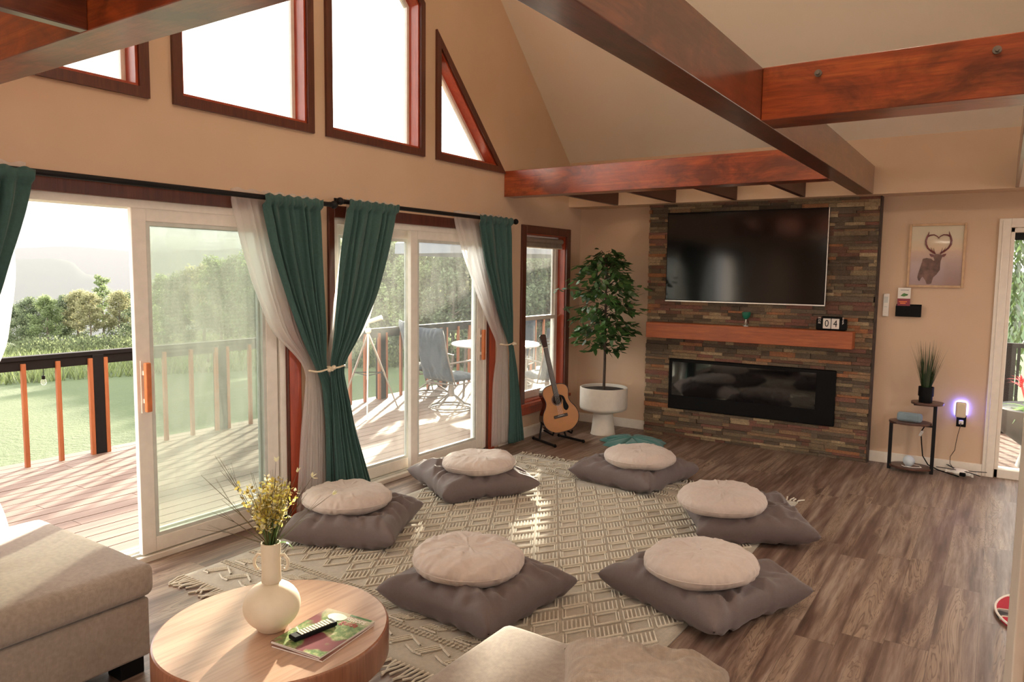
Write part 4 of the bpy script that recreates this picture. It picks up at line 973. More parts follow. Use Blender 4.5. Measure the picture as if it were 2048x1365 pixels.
mg = magazine(MC+Vector((0, .0, .012)), R(6), 'garden magazine with green and maroon cover on top of the stack', 'cover_garden')
TM = lambda x, y: Matrix.Translation((x, y, .0055))
text('lettering', 'visitors', .042, 'paper_white', TM(.045, .112), mg, sx=.75); text('lettering', 'guide', .042, 'red_print', TM(.045, .080), mg, sx=.8)
m = MB(); m.lathe([(.001, 0), (.028, 0), (.032, .001)], (-.03, .1, .0052), n=30, sx=1.2, sy=.8); m.build('cover_plate', 'ivory', mg)
m = MB(); m.bb(.005, .1, .128, .139, .005, .0056); m.build('cover_banner', 'green_print', mg)
o = empty('remote_control', (2.083, -5.735, TZ+.0185), R(-9), 'black remote control with pale buttons on the magazines', 'remote control')
m = MB(); m.bb(-.021, .021, -.085, .085, 0, .016); m.build('body', 'black_plastic', o, bevel=.005)
for i in range(11):
    for j in range(4):
        m = MB(); m.bb(-.0165+j*.0088, -.0165+j*.0088+.0062, -.055+i*.0115, -.055+i*.0115+.0075, .016, .0178); m.build('button', 'ivory', o)

# =================================================================== POTTED TREE
PX, PY = .565, -.46
o = empty('tree_planter', (PX, PY, 0), 0, 'white pedestal planter in the corner', 'planter')
m = MB(); m.lathe([(.13, 0), (.132, .004), (.125, .02), (.105, .2), (.10, .222), (.13, .235), (.225, .262), (.244, .275), (.25, .3), (.25, .5), (.243, .504), (.236, .5), (.236, .47), (.001, .47)], n=64); m.build('bowl', 'ceramic_white', o, smooth=True, auto=50)
m = MB(); m.lathe([(.001, .475), (.12, .478), (.235, .472)], n=40); m.build('soil', 'soil', o)
o = empty('ficus_tree', (PX, PY, .47), 0, 'leafy green ficus with slim dark trunk in the white planter', 'plant')
rn = random.Random(42)
m = MB(); m.csm = True; m.tube([(0, 0, -.02), (.004, 0, .3), (-.004, .003, .7), (.0, 0, 1.0), (-.012, 0, 1.4)], [.016, .014, .0135, .012, .004], 10); m.build('trunk', 'bark_dark', o, smooth=True)
tw, lf = MB(), MB()
for i in range(64):
    hz = .40+1.0*(i/63)**.9; a = i*2.399+rn.uniform(-.3, .3)
    wid = .50*math.sin(max(.12, min(1, (hz-.28)/1.12))*PI*.80+.28)
    L = wid*rn.uniform(.55, 1.05); dirv = Vector((math.cos(a), math.sin(a), rn.uniform(.0, .35)))
    p = Vector((0, 0, hz)); q = p+dirv*L*.5+Vector((0, 0, .05)); e = p+dirv*L+Vector((0, 0, -.02))
    def ok(v_): return Vector((min(max(v_.x, -PX+.03), 9), min(v_.y, -PY-.03 if v_.x < .22 else .24), v_.z))
    e = ok(e); q = ok(q); tw.tube([p, q, e], [.004, .003, .0015], 5)
    for k in range(15):
        t = rn.uniform(.2, 1.04); c = (p*(1-t)**2+q*2*t*(1-t)+e*t*t)+Vector((rn.gauss(0, .025), rn.gauss(0, .025), rn.gauss(0, .02))); c = ok(c)
        dd = (dirv*.6+Vector((rn.gauss(0, .5), rn.gauss(0, .5), rn.uniform(-1.0, .1)))).normalized(); Lf = rn.uniform(.08, .12)
        if c.x+dd.x*Lf < -PX+.01 or c.y+dd.y*Lf > -PY-.01: dd = Vector((abs(dd.x), -abs(dd.y), dd.z))
        lf.cr = rn.random()**1.5+.001; lf.leaf(c, dd, Vector((rn.gauss(0, .5), rn.gauss(0, .5), 1)), Lf, Lf*.5)
tw.build('twigs', 'bark_dark', o); lf.build('foliage', 'leaf_ficus', o)['kind'] = 'stuff'

# =================================================================== GUITAR
def outline(pts, n=12):
    """closed smooth curve through points"""
    out = []; N = len(pts)
    for i in range(N):
        p0, p1, p2, p3 = [Vector(pts[(i+k-1) % N]) for k in range(4)]
        for j in range(n):
            t = j/n; out.append(tuple(.5*((2*p1)+(-p0+p2)*t+(2*p0-5*p1+4*p2-p3)*t*t+(-p0+3*p1-3*p2+p3)*t**3)))
    return out
gb = [(0, 0), (.10, .012), (.172, .07), (.196, .15), (.178, .22), (.14, .275), (.125, .32), (.132, .365), (.142, .41), (.12, .46), (.06, .485)]
body = outline(gb+[(-x, y) for x, y in gb[:0:-1]], 5)
G = empty('acoustic_guitar', (0, 0, 0), 0, 'honey coloured acoustic guitar leaning on a stand by the window', 'guitar')
nz = Vector((.80, -.60, 0)).normalized(); ux = Vector((-nz.y, nz.x, 0))
vax = (Vector((0, 0, 1))-.17*nz-.19*ux).normalized(); nrm = (nz-vax*nz.dot(vax)).normalized(); uax = vax.cross(nrm).normalized()
G.matrix_world = Matrix.Translation((.40, -1.0, .095)) @ Matrix((uax, nrm*-1, vax)).transposed().to_4x4()
# local: x = width, y = into the body, z = along the neck
plate('top', body, [[(.05*math.cos(2*PI*k/40), .33+.05*math.sin(2*PI*k/40)) for k in range(40)]], .006, 'guitar_top', lambda u, v, d: Vector((u, d, v)), G)
m = MB(); n = len(body); m.csm = True
m.grid(lambda u, v: (body[int(round(u*n)) % n][0], .003+v*.10, body[int(round(u*n)) % n][1]), n, 4); m.build('sides', 'guitar_side', G, smooth=True)
plate('back', body, [], .004, 'guitar_side', lambda u, v, d: Vector((u, .104+d, v)), G)
m = MB(); m.tube([(x, 0-.003, z) for x, z in body+[body[0]]], .004, 6, False); m.build('binding', 'rosewood', G, smooth=True)
m = MB()
for k in range(48):
    a0, a1 = 2*PI*k/48, 2*PI*(k+1)/48
    m.add([(r_*math.cos(a), -.0036, .33+r_*math.sin(a)) for r_, a in ((.052, a0), (.052, a1), (.06, a1), (.06, a0))], [(0, 1, 2, 3)])
m.build('rosette', 'rosewood', G)
plate('pickguard', outline([(.035, .372), (.075, .35), (.09, .29), (.105, .235), (.075, .205), (.05, .23), (.052, .28), (.06, .32)], 6), [], .002, 'black_plastic', lambda u, v, d: Vector((u, -.0045+d, v)), G)
m = MB(); m.bb(-.075, .075, -.014, -.003, .148, .178); m.build('bridge', 'rosewood', G, bevel=.005)
m = MB(); m.bb(-.036, .036, -.017, -.014, .165, .168); m.build('saddle', 'ivory', G)
m = MB(); m.add([(-.027, -.010, .37), (.027, -.010, .37), (.022, -.010, .87), (-.022, -.010, .87), (-.027, .012, .37), (.027, .012, .37), (.022, .012, .87), (-.022, .012, .87)], [(0, 1, 2, 3), (7, 6, 5, 4), (0, 4, 5, 1), (1, 5, 6, 2), (2, 6, 7, 3), (3, 7, 4, 0)]); m.build('neck', 'rosewood', G, bevel=.002)
m = MB(); m.add([(-.023, -.006, .87), (.023, -.006, .87), (.034, .004, .99), (.02, .006, 1.005), (-.02, .006, 1.005), (-.034, .004, .99), (-.023, .010, .87), (.023, .010, .87), (.034, .020, .99), (.02, .022, 1.005), (-.02, .022, 1.005), (-.034, .02, .99)],
  [(0, 1, 2, 3, 4, 5), (11, 10, 9, 8, 7, 6), (0, 6, 7, 1), (1, 7, 8, 2), (2, 8, 9, 3), (3, 9, 10, 4), (4, 10, 11, 5), (5, 11, 6, 0)]); m.build('headstock', 'guitar_side', G)
m = MB(); m.bb(-.024, .024, -.013, -.005, .868, .873); m.build('nut', 'ivory', G)
for s_ in (-1, 1):
    for zz in (.895, .925, .955): m = MB(); m.tube([(s_*.027, .012, zz), (s_*.045, .012, zz)], .003, 6); m.sphere((s_*.048, .012, zz), .007, n=10); m.build('tuning_peg', 'silver', G, smooth=True)
m = MB()
for k in range(6): xx = -.019+k*.0076; m.tube([(xx*1.25, -.018, .166), (xx*.9, -.0135, .87)], .0005, 4)
m.build('strings', 'silver', G)
m = MB(); m.tube([(0, .03, .0), (-.0, .03, -.006)], .009, 12); m.build('strap_button', 'silver', G, smooth=True)
o = empty('guitar_stand', (.34, -1.06, 0), 0, 'black folding stand holding the guitar', 'guitar stand')
def Lp(x, y, z): return (x-.34, y+1.06, z)
for A, B_ in (((.12, -1.13, .016), (.47, -1.30, .016)), ((.26, -.86, .016), (.60, -.96, .016))):
    m = MB(); m.tube([Lp(*A), Lp(*B_)], .012, 12); m.build('foot', 'black_metal', o, smooth=True)
    for q in (A, B_): m = MB(); m.sphere(Lp(*q), .0165, n=14); m.build('foot_cap', 'black_plastic', o, smooth=True)
for A, B_, C_ in (((.22, -1.18, .02), (.20, -1.08, .30), (.22, -1.0, .42)), ((.36, -.89, .02), (.28, -.93, .30), (.22, -.97, .42))):
    m = MB(); m.tube([Lp(*A), Lp(*B_), Lp(*C_)], .010, 10); m.build('upright', 'black_metal', o, smooth=True)
for A, B_ in (((.24, -1.13, .11), (.37, -1.17, .085)), ((.33, -.92, .11), (.47, -.97, .085))):
    m = MB(); m.tube([Lp(*A), Lp(*B_), Lp(B_[0]+.01, B_[1]-.005, .115)], .009, 10); m.build('support_arm', 'black_plastic', o, smooth=True)

# =================================================================== PLANT STAND AND THINGS ON IT
o = empty('plant_stand', (3.42, -.19, 0), 0, 'three tier dark wood and black metal stand against the wall', 'plant stand')
m = MB(); m.lathe([(.001, .0), (.125, .0), (.127, .006), (.125, .018), (.001, .018)], (.10, .02, .60), n=48, sx=1, sy=.95); m.build('top_shelf', 'dark_shelf_wood', o, smooth=True, auto=40)
m = MB(); m.lathe([(.001, .0), (.165, .0), (.167, .006), (.165, .018), (.001, .018)], (-.02, .0, .42), n=48, sx=1, sy=.75); m.build('middle_shelf', 'dark_shelf_wood', o, smooth=True, auto=40)
m = MB(); m.lathe([(.001, .0), (.165, .0), (.167, .006), (.165, .018), (.001, .018)], (-.0, .0, .03), n=48, sx=1, sy=.75); m.build('bottom_shelf', 'dark_shelf_wood', o, smooth=True, auto=40)
for (xx, yy, zt) in ((-.165, -.01, .42), (.165, -.02, .60)):
    m = MB(); m.bb(xx-.014, xx+.014, yy-.014, yy+.014, 0, zt); m.build('leg', 'black_metal', o, bevel=.002)
m = MB(); m.bb(-.165, .165, -.02, .0, .405, .42); m.bb(.0, .165, -.02, .0, .585, .60); m.bb(-.165, .165, -.02, .0, .018, .03); m.build('shelf_rail', 'black_metal', o)
o = empty('grass_pot', (3.505, -.19, .618), 0, 'black pot standing on the top shelf', 'pot')
m = MB(); m.lathe([(.05, 0), (.052, .004), (.052, .055), (.060, .056), (.060, .135), (.055, .135), (.054, .115), (.001, .115)], n=40); m.build('pot', 'black_plastic', o, smooth=True, auto=40)
o = empty('potted_grass', (3.505, -.19, .73), 0, 'tall dark green artificial grass in the black pot', 'plant'); rn = random.Random(9); m = MB()
for i in range(170):
    a = rn.uniform(0, 2*PI); t = rn.random()**.8*.30; d = Vector((math.cos(a)*t, math.sin(a)*t*.55-.02, 1)); L = rn.uniform(.24, .44); m.cr = rn.random()+.001
    m.blade((math.cos(a)*.03, math.sin(a)*.025, 0), d, L, rn.uniform(.006, .010), (math.cos(a)*.25*t*2, math.sin(a)*.12*t, 0), 4)
m.build('blades', 'leaf_dark', o)
o = empty('fabric_speaker', (3.395, -.21, .438), R(-8), 'blue grey cloth speaker on the middle shelf', 'speaker')
m = MB(); m.bb(-.098, .098, -.034, .034, 0, .078); m.build('body', 'speaker_cloth', o, bevel=.022)
o = empty('globe_speaker', (3.41, -.215, .048), 0, 'pale blue white ball shaped speaker on the bottom shelf', 'speaker')
m = MB(); m.lathe([(.001, 0), (.026, .0)]+[(.047*math.sin(PI*t), .045-.047*math.cos(PI*t)) for t in [.2+.8*i/14 for i in range(15)]], n=32); m.build('body', 'speaker_white', o, smooth=True)
m = MB(); m.tube([(.035, .03, .01), (.08, .03, .006), (.10, -.03, .006), (.03, -.07, .006), (-.03, -.065, .006), (-.05, -.04, .008)], .003, 6); m.build('white_cable', 'white_plastic', o, smooth=True)
o = empty('power_cord', (3.55, -.12, .4), 0, 'black cord hanging behind the plant stand', 'cord')
m = MB(); m.tube([(-.04, .02, 0), (-.07, .02, -.06), (-.06, .02, -.16), (-.045, .01, -.27), (.0, .0, -.34), (.08, -.02, -.37), (.18, -.05, -.385), (.24, -.06, -.392)], .005, 8); m.build('cable', 'black_plastic', o, smooth=True)
m = MB(); m.box((-.068, .02, -.075), (.022, .02, .05), Matrix.Rotation(.4, 3, 'Y')); m.build('plug_adapter', 'white_plastic', o, bevel=.004)
o = empty('charging_cord', (3.77, -.02, .4), 0, 'thin brown cord from the outlet down to the drone', 'cord')
m = MB(); m.tube([(.0, -.0, .04), (0, -.02, .02), (-.015, -.02, -.06), (-.025, -.02, -.14), (-.03, -.02, -.2), (-.06, -.02, -.26), (-.058, -.03, -.32), (-.02, -.07, -.362), (.02, -.11, -.370)], .0028, 8); m.build('cable', 'bark_dark', o, smooth=True)
o = empty('drone', (3.80, -.16, 0), R(-20), 'folded white drone with black propellers on the floor by the outlet', 'drone')
m = MB(); m.sphere((0, 0, .04), .055, .6, 20, 1.4, .85); m.build('body', 'white_plastic', o, smooth=True)
m = MB(); m.box((.03, -.04, .035), (.045, .03, .032)); m.build('camera_housing', 'black_plastic', o, bevel=.008)
for (ax, ay, bl) in ((.10, .05, .6), (.11, -.05, -.4), (-.10, .05, 2.4), (-.10, -.045, 3.4)):
    m = MB(); m.tube([(ax*.3, ay*.3, .035), (ax, ay, .04)], [.010, .007], 8); m.tube([(ax, ay, .03), (ax, ay, .058)], .009, 10); arm = m.build('arm', 'white_plastic', o, smooth=True)
    m = MB(); r3 = Matrix.Rotation(bl, 3, 'Z'); m.box((ax, ay, .061), (.15, .016, .003), r3); m.build('propeller', 'black_plastic', arm)
# round striped mat near the wall end
b = NB('serape'); v = b.coords(); sp = b.n('ShaderNodeSeparateXYZ'); b.l(v, sp.inputs[0]); s_ = b.math('FRACT', b.math('MULTIPLY', b.math('ADD', sp.outputs[1], .4), 3.6))
cc = b.ramp(s_, [(0, (.45, .02, .045)), (.30, (.45, .02, .045)), (.31, (.62, .52, .42)), (.36, (.20, .17, .17)), (.60, (.24, .21, .20)), (.64, (.62, .5, .4)), (.68, (.45, .02, .045)), (1, (.45, .02, .045))], 'CONSTANT')
dm = b.math('ADD', b.math('ABSOLUTE', b.math('SUBTRACT', s_, .48)), b.math('MULTIPLY', b.math('ABSOLUTE', b.math('SUBTRACT', b.math('FRACT', b.math('MULTIPLY', sp.outputs[0], 4.2)), .5)), .45))
cc = b.mix(b.math('LESS_THAN', dm, .10), cc, (.05, .045, .05)); b.set(Base_Color=cc, Roughness=.9)
o = empty('round_mat', (4.44, -3.0, 0), R(15), 'round mat with red and grey woven stripes and a pale rim', 'mat')
m = MB(); m.lathe([(.001, .022), (.36, .022), (.372, .014), (.372, 0)], n=64); m.build('cloth', 'serape', o, smooth=True, auto=40)
m = MB(); m.tube([(.372*math.cos(2*PI*k/72), .372*math.sin(2*PI*k/72), .016) for k in range(73)], .006, 6, False); m.build('rim', 'paper_white', o, smooth=True)

# =================================================================== DECK AND OUTDOORS
ZD = -.08
m = MB(); rn = random.Random(2); x = -3.30
while x < -.17:
    y = -9.5-rn.uniform(0, 2)
    while y < 6.0:
        L = rn.choice((2.4, 3.0, 3.6)); m.cr = rn.uniform(.001, 1); m.bb(x+.003, x+.134, y+.002, min(y+L, 6)-.002, ZD-.035, ZD-rn.uniform(0, .002)); y += L
    x += .14
y = .15
while y < 2.85:
    m.cr = rn.uniform(.001, 1); m.bb(-.16, 9, y+.003, y+.134, ZD-.035, ZD); y += .14
tag(m.build('deck_floor', 'deck_boards'), 'weathered brown board deck outside the glass doors', kind='structure')
m = MB(); m.bb(-3.3, -.17, -10, 6, ZD-.3, ZD-.04); m.bb(-.16, 9, .15, 2.85, ZD-.3, ZD-.04); tag(m.build('deck_base', 'bark'), 'framing below the deck boards', kind='structure')
o = empty('deck_railing', (-3.13, 0, ZD), 0, 'deck railing with black posts and orange brown balusters', 'railing')
m = MB(); m.bb(-.045, .045, -9, 5.95, .945, .985); m.bb(-.02, .03, -9, 5.95, .86, .945); m.build('top_rail', 'deck_rail_black', o, bevel=.004)
posts = [-8.95, -7.66, -6.37, -5.08, -3.80, -2.47, -1.17, .06, 1.40, 2.7, 4.0, 5.3]
for py in posts:
    m = MB(); m.bb(-.05, .05, py-.05, py+.05, 0, .95); m.build('post', 'deck_rail_black', o, bevel=.004)
for a, c in zip(posts, posts[1:]):
    n = 5
    for k in range(n):
        yy = a+.07+(c-a-.14)*k/(n-1); m = MB(); m.bb(.02, .052, yy-.018, yy+.018, .0, .92); m.build('baluster', 'deck_rail_wood', o)
o = empty('deck_railing', (4.1, 2.7, ZD), 0, 'black railing outside the white glazed door', 'railing')
m = MB(); m.bb(-4, 4.5, -.045, .045, .99, 1.04); m.build('top_rail', 'deck_rail_black', o)
for px_ in (-2.4, -1.2, .0, 1.2, 2.4): m = MB(); m.bb(px_-.075, px_+.075, -.06, .06, 0, .99); m.build('post', 'deck_rail_black', o)
for k in range(50): xx = -3.9+k*.16; m = MB(); m.bb(xx-.015, xx+.015, -.02, .02, 0, .99); m.build('baluster', 'deck_rail_black', o)
# string light bulbs below the rail
for i, (yy, la) in enumerate(((-4.27, 'bulb of the string light hanging beside the open doorway'), (-2.62, 'string light bulb seen through the hazy door glass'), (.66, 'string light bulb near the tripod'))):
    o = empty('string_light', (-3.112, yy, .715), 0, la, 'light bulb', 'string light bulbs under the rail')
    m = MB(); m.tube([(0, 0, .0), (0, 0, .07)], .003, 6); m.lathe([(.012, -.03), (.014, -.02), (.014, .0), (.005, .006)], n=14); m.build('socket', 'black_plastic', o, smooth=True)
    m = MB(); m.sphere((0, 0, -.055), .024, 1.2, 16); m.build('bulb', 'dirty_glass', o, smooth=True)
# patio chairs
def patio_chair(x, y, rz, label):
    o = empty('patio_chair', (x, y, ZD), rz, label, 'patio chair', 'cushioned swivel chairs around the patio table')
    m = MB(); m.tube([(.27*math.cos(2*PI*k/32), .27*math.sin(2*PI*k/32), .02) for k in range(33)], .014, 8, False)
    for a in (0, PI/2, PI, 1.5*PI): m.tube([(.27*math.cos(a), .27*math.sin(a), .02), (.1*math.cos(a), .1*math.sin(a), .14), (0, 0, .2)], .011, 8)
    m.build('swivel_base', 'patio_metal', o, smooth=True)
    m = MB(); m.tube([(0, 0, .15), (0, 0, .34)], [.05, .03], 12); m.build('hub', 'patio_metal', o, smooth=True)
    m = MB()
    for s_ in (-1, 1):
        m.tube([(s_*.26, .24, .36), (s_*.26, -.2, .34), (s_*.25, -.30, .62), (s_*.22, -.40, 1.02)], .012, 8)
        m.tube([(s_*.25, -.30, .62), (s_*.31, -.15, .64), (s_*.32, .12, .64), (s_*.30, .26, .60), (s_*.27, .25, .36)], .013, 8)
    m.tube([(-.22, -.40, 1.02), (-.12, -.41, 1.055), (0, -.41, 1.045), (.12, -.41, 1.06), (.22, -.40, 1.02)], .012, 8); m.tube([(-.26, .24, .36), (.26, .24, .36)], .012, 8); m.tube([(-.26, -.2, .34), (.26, -.2, .34)], .012, 8)
    m.build('frame', 'patio_metal', o, smooth=True)
    p = pillow_mesh(.52, .10, .04, 5, .012, 24); p.v = [(q[0], q[1]+.02, q[2]+.41) for q in p.v]; c = p.build('seat_cushion', 'denim_cloth', o, smooth=True, auto=180)
    p = pillow_mesh(1, .11, .04, 6, .016, 30); rm = Matrix.Rotation(R(-75), 3, 'X'); p.v = [tuple(rm @ Vector((q[0]*.5, q[1]*.72, q[2]))+Vector((0, -.33, .73))) for q in p.v]; p.build('back_cushion', 'denim_cloth', o, smooth=True, auto=180)
    return o
patio_chair(-1.92, .10, R(-5), 'blue cushioned patio chair with its back to the closed glass door')
patio_chair(-2.78, .72, R(-40), 'blue cushioned patio chair beyond the first one by the railing')
patio_chair(-2.35, 2.25, R(-160), 'blue cushioned patio chair at the far side of the table')
patio_chair(-1.0, 1.0, R(60), 'blue cushioned patio chair seen through the narrow window')
o = empty('patio_table', (-1.95, 1.15, ZD), R(-10), 'pale patio table outside', 'patio table')
m = MB(); m.lathe([(.001, .74), (.62, .74), (.63, .755), (.62, .77), (.001, .77)], n=48); m.build('tabletop', 'patio_top', o, smooth=True, auto=40)
for a in (45, 135, 225, 315): m = MB(); m.tube([(.45*math.cos(R(a)), .45*math.sin(R(a)), 0), (.42*math.cos(R(a)), .42*math.sin(R(a)), .74)], .018, 10); m.build('leg', 'patio_metal', o, smooth=True)
o = empty('patio_umbrella', (-1.95, 1.15, ZD), R(12), 'blue grey patio umbrella open over the table', 'umbrella')
m = MB(); m.tube([(0, 0, .0), (0, 0, 2.55)], .02, 12); m.build('pole', 'patio_metal', o, smooth=True)
m = MB(); vs = [(0, 0, 2.58)]; n = 8; rad = 1.45
for k in range(n): vs.append((rad*math.cos(2*PI*k/n), rad*math.sin(2*PI*k/n), 2.14))
for k in range(n): vs.append((rad*1.005*math.cos(2*PI*k/n), rad*1.005*math.sin(2*PI*k/n), 2.0))
m.add(vs, [(0, 1+k, 1+(k+1) % n) for k in range(n)]+[(1+k, 9+k, 9+(k+1) % n, 1+(k+1) % n) for k in range(n)]); cn = m.build('canopy', 'umbrella_cloth', o); md = cn.modifiers.new('s', 'SOLIDIFY'); md.thickness = .004
m = MB()
for k in range(n): a = 2*PI*k/n; m.tube([(0, 0, 2.5), (rad*.97*math.cos(a), rad*.97*math.sin(a), 2.11)], .006, 5)
m.build('ribs', 'patio_metal', o)
# telescope tripod
o = empty('tripod', (-2.5, -.82, ZD), 0, 'slim silver telescope tripod on the deck behind the glass', 'tripod')
for a in (1.25, 3.35, 5.45):
    m = MB(); e = Vector((.42*math.cos(a), .42*math.sin(a), .01)); tp = Vector((0, 0, 1.0)); m.tube([tp, tp+(e-tp)*.55], .013, 8); m.tube([tp+(e-tp)*.5, e], .009, 8); m.build('leg', 'silver', o, smooth=True)
m = MB(); m.tube([(0, 0, .6), (0, 0, 1.12)], .014, 8); m.build('column', 'silver', o, smooth=True)
m = MB(); m.sphere((0, 0, 1.03), .04, n=12); m.tube([(-.1, -.05, 1.1), (.14, .1, 1.2)], [.02, .03], 12); m.build('head', 'white_plastic', o, smooth=True)
m = MB()
for a, c in ((1.25, 3.35), (3.35, 5.45), (5.45, 1.25)): m.tube([(.21*math.cos(a), .21*math.sin(a), .5), (.21*math.cos(c), .21*math.sin(c), .5)], .006, 6)
m.build('brace', 'black_metal', o)
# planter outside the glazed door
o = empty('deck_planter', (4.42, 1.0, ZD), 0, 'grey pedestal planter outside the glazed door', 'planter')
m = MB(); m.lathe([(.22, 0), (.19, .12), (.19, .2), (.38, .34), (.42, .42), (.42, .56), (.40, .57), (.38, .55), (.001, .53)], n=48); m.build('bowl', 'planter_grey', o, smooth=True, auto=40)
o = empty('bromeliad', (4.30, .92, ZD+.54), 0, 'red flowering bromeliad with broad green leaves in the grey planter', 'plant'); rn = random.Random(8)
m = MB()
for i in range(34): a = i*2.4; m.cr = rn.random()+.001; m.blade((0, 0, 0), (math.cos(a), math.sin(a), rn.uniform(.3, 1.1)), rn.uniform(.25, .36), .05, (0, 0, -1.3), 6)
m.build('leaves', 'leaf_bright', o)
m = MB()
for j, (fx, fy, fz) in enumerate(((-.10, -.05, .30), (.06, -.08, .26), (.2, .0, .24))):
    for i in range(22): a = i*2.4; m.blade((fx, fy, fz-.08+i*.004), (math.cos(a), math.sin(a), rn.uniform(.3, 1.2)), .13, .026, (0, 0, -.6), 5)
    m.tube([(fx*.3, fy*.3, 0), (fx, fy, fz-.05)], .01, 6)
m.build('flower', 'red_flower', o)

# ground
def gz(x, y):
    d = max(0, -x-3.3); e = max(0, y-2.9)
    r_ = math.hypot(d, e); z = -1.0-.058*r_
    if r_ > 70: z -= (r_-70)*.06
    return z+.12*noise.noise(Vector((x*.08, y*.08, 0)))*min(1, r_/6)
m = MB(); m.csm = True
def gf(u, v):
    a = -1.2+3.4*u; r_ = .0+150*(v**2.2)
    x = -3.3-r_*math.cos(a) if False else 2-(r_+1)*math.cos(a); y = -2+(r_+1)*math.sin(a); return (x, y, gz(x, y))
def gf2(u, v):
    x = 14-150*(u**1.6); y = -60+190*v; return (x, y, gz(x, y))
m.grid(gf2, 90, 110); tag(m.build('lawn', 'lawn', smooth=True), 'mown green lawn sloping away from the deck', kind='structure')
# meadow grass beyond the lawn
rn = random.Random(77); m = MB(); Cc = Vector((4, -7.4, 0))
for i in range(26000):
    th = R(rn.uniform(-26, 36)); px_ = 33.5+ (-th*180/PI)
    az = R(33.5)+th; d = 28+34*rn.random()**1.3; x = 4-math.sin(az)*d; y = -7.4+math.cos(az)*d
    m.cr = rn.random()+.001; h = rn.uniform(.25, .6); a = rn.uniform(0, 6.28); m.blade((x, y, gz(x, y)), (math.cos(a)*.3, math.sin(a)*.3, 1), h*1.1, .05, (math.cos(a)*.4, math.sin(a)*.4, 0), 2)
tag(m.build('meadow_grass', 'meadow_grass'), 'tall pale meadow grass beyond the mown lawn', 'grass', kind='stuff')
# brush along the tree line
m = MB(); rn = random.Random(5)
for i in range(2000):
    az = R(33.5)+R(rn.uniform(-20, 34)); rel = az-R(33.5); d = 52+rn.uniform(-4, 8) if rel > R(14) else 30+rn.uniform(-2, 12)
    cx_, cy_ = 4-math.sin(az)*d, -7.4+math.cos(az)*d; s0 = rn.uniform(.2, .9)
    if cx_ > -6: continue
    for k in range(40):
        m.cr = rn.random()+.001; v_ = Vector((rn.gauss(0, 1), rn.gauss(0, 1), abs(rn.gauss(0, 1)))).normalized()
        m.leaf(Vector((cx_, cy_, gz(cx_, cy_)))+v_*s0*Vector((1, 1, 1)).length/1.7, v_+Vector((0, 0, .3)), Vector((rn.random()-.5, rn.random()-.5, rn.random())), .14, .10)
tag(m.build('undergrowth', 'brush_green'), 'green undergrowth along the foot of the trees', 'undergrowth', kind='stuff')
# trees
def tree_proto(seed, H, rad, leafmat, nl, lowc=.18, slim=1.0):
    rn = random.Random(seed); o = empty('tree', (0, 0, 0)); m = MB()
    m.tube([(0, 0, -.3), (.05, 0, H*.3), (-.04, .05, H*.62), (0, 0, H*.93)], [H*.018, H*.014, H*.009, .01], 7); brs = []
    for i in range(20):
        z = H*(lowc+(.95-lowc)*i/20); a = i*2.4+rn.uniform(-.4, .4); tt = max(0, (z/H-lowc)/(1-lowc)); L = rad*(1-.75*tt**1.4)*rn.uniform(.7, 1.1)
        e = Vector((math.cos(a)*L, math.sin(a)*L, z+L*.45)); brs.append((Vector((0, 0, z)), e)); m.tube([(0, 0, z), tuple(e)], [H*.006, .008], 4)
    m.build('trunk', 'bark', o); m = MB()
    for i in range(nl):
        p, e = brs[rn.randrange(len(brs))]; t = rn.uniform(.35, 1.08); c = p+(e-p)*t; s0 = .25*rad
        cl = Vector((rn.gauss(0, 1), rn.gauss(0, 1), rn.gauss(0, .8))); cl = cl.normalized()*s0*rn.random()**.5; q = c+cl
        m.cr = min(1, max(.001, .45+.4*rn.gauss(0, .6))); d = Vector((rn.gauss(0, 1), rn.gauss(0, 1), rn.gauss(-.2, .7))).normalized(); L = rn.uniform(.11, .19)
        m.leaf(q, d, Vector((rn.gauss(0, 1), rn.gauss(0, 1), rn.gauss(0, 1))), L, L*.7)
    m.build('crown', leafmat, o)['kind'] = 'stuff'; return o
protos = [tree_proto(1, 6.0, 2.0, 'tree_green', 7200), tree_proto(2, 5.6, 2.2, 'tree_deep', 8200, .1), tree_proto(3, 5.8, 1.7, 'tree_olive', 5600, .28), tree_proto(4, 7.0, 1.3, 'tree_green', 3400, .25)]
KN = ['mid green rounded tree', 'dense deep green tree', 'thin yellow green tree', 'tall slim green tree']
TR = [(30, 62, 1, 0.55), (62, 60, 1, 0.62), (92, 58, 0, 0.6), (125, 61, 1, 0.64), (152, 60, 2, 0.7), (178, 57, 2, 0.66), (204, 60, 3, 0.74), (236, 58, 2, 0.68), (262, 60, 1, 0.66), (292, 54, 1, 0.72), (330, 47, 0, 0.74), (368, 44, 1, 0.78), (405, 43, 2, 0.84), (440, 41, 0, 0.84), (476, 40, 1, 0.88), (515, 38, 0, 0.88), (555, 37, 1, 0.92), (605, 36, 2, 0.94), (655, 35, 0, 0.95), (700, 32, 1, 0.92), (735, 33, 3, 0.84), (765, 31, 0, 0.9), (800, 31, 1, 0.92), (838, 29, 0, 0.84), (872, 31, 3, 0.8), (905, 28, 1, 0.82), (938, 30, 0, 0.9), (970, 28, 2, 0.95), (1003, 29, 1, 0.92), (1040, 28, 0, 0.95), (1075, 27, 1, 0.9), (1110, 29, 0, 1.0), (1150, 28, 1, 0.95)]
cnt = {}; ORD = ['first', 'second', 'third', 'fourth', 'fifth', 'sixth', 'seventh', 'eighth', 'ninth', 'tenth', 'eleventh', 'twelfth']
PLC = ['from the curtain in the open doorway', 'from the handle behind the hazy glass', 'from the knotted curtains in the closed door', 'from the narrow teal curtain behind the small window']
used = set(); rn = random.Random(12)
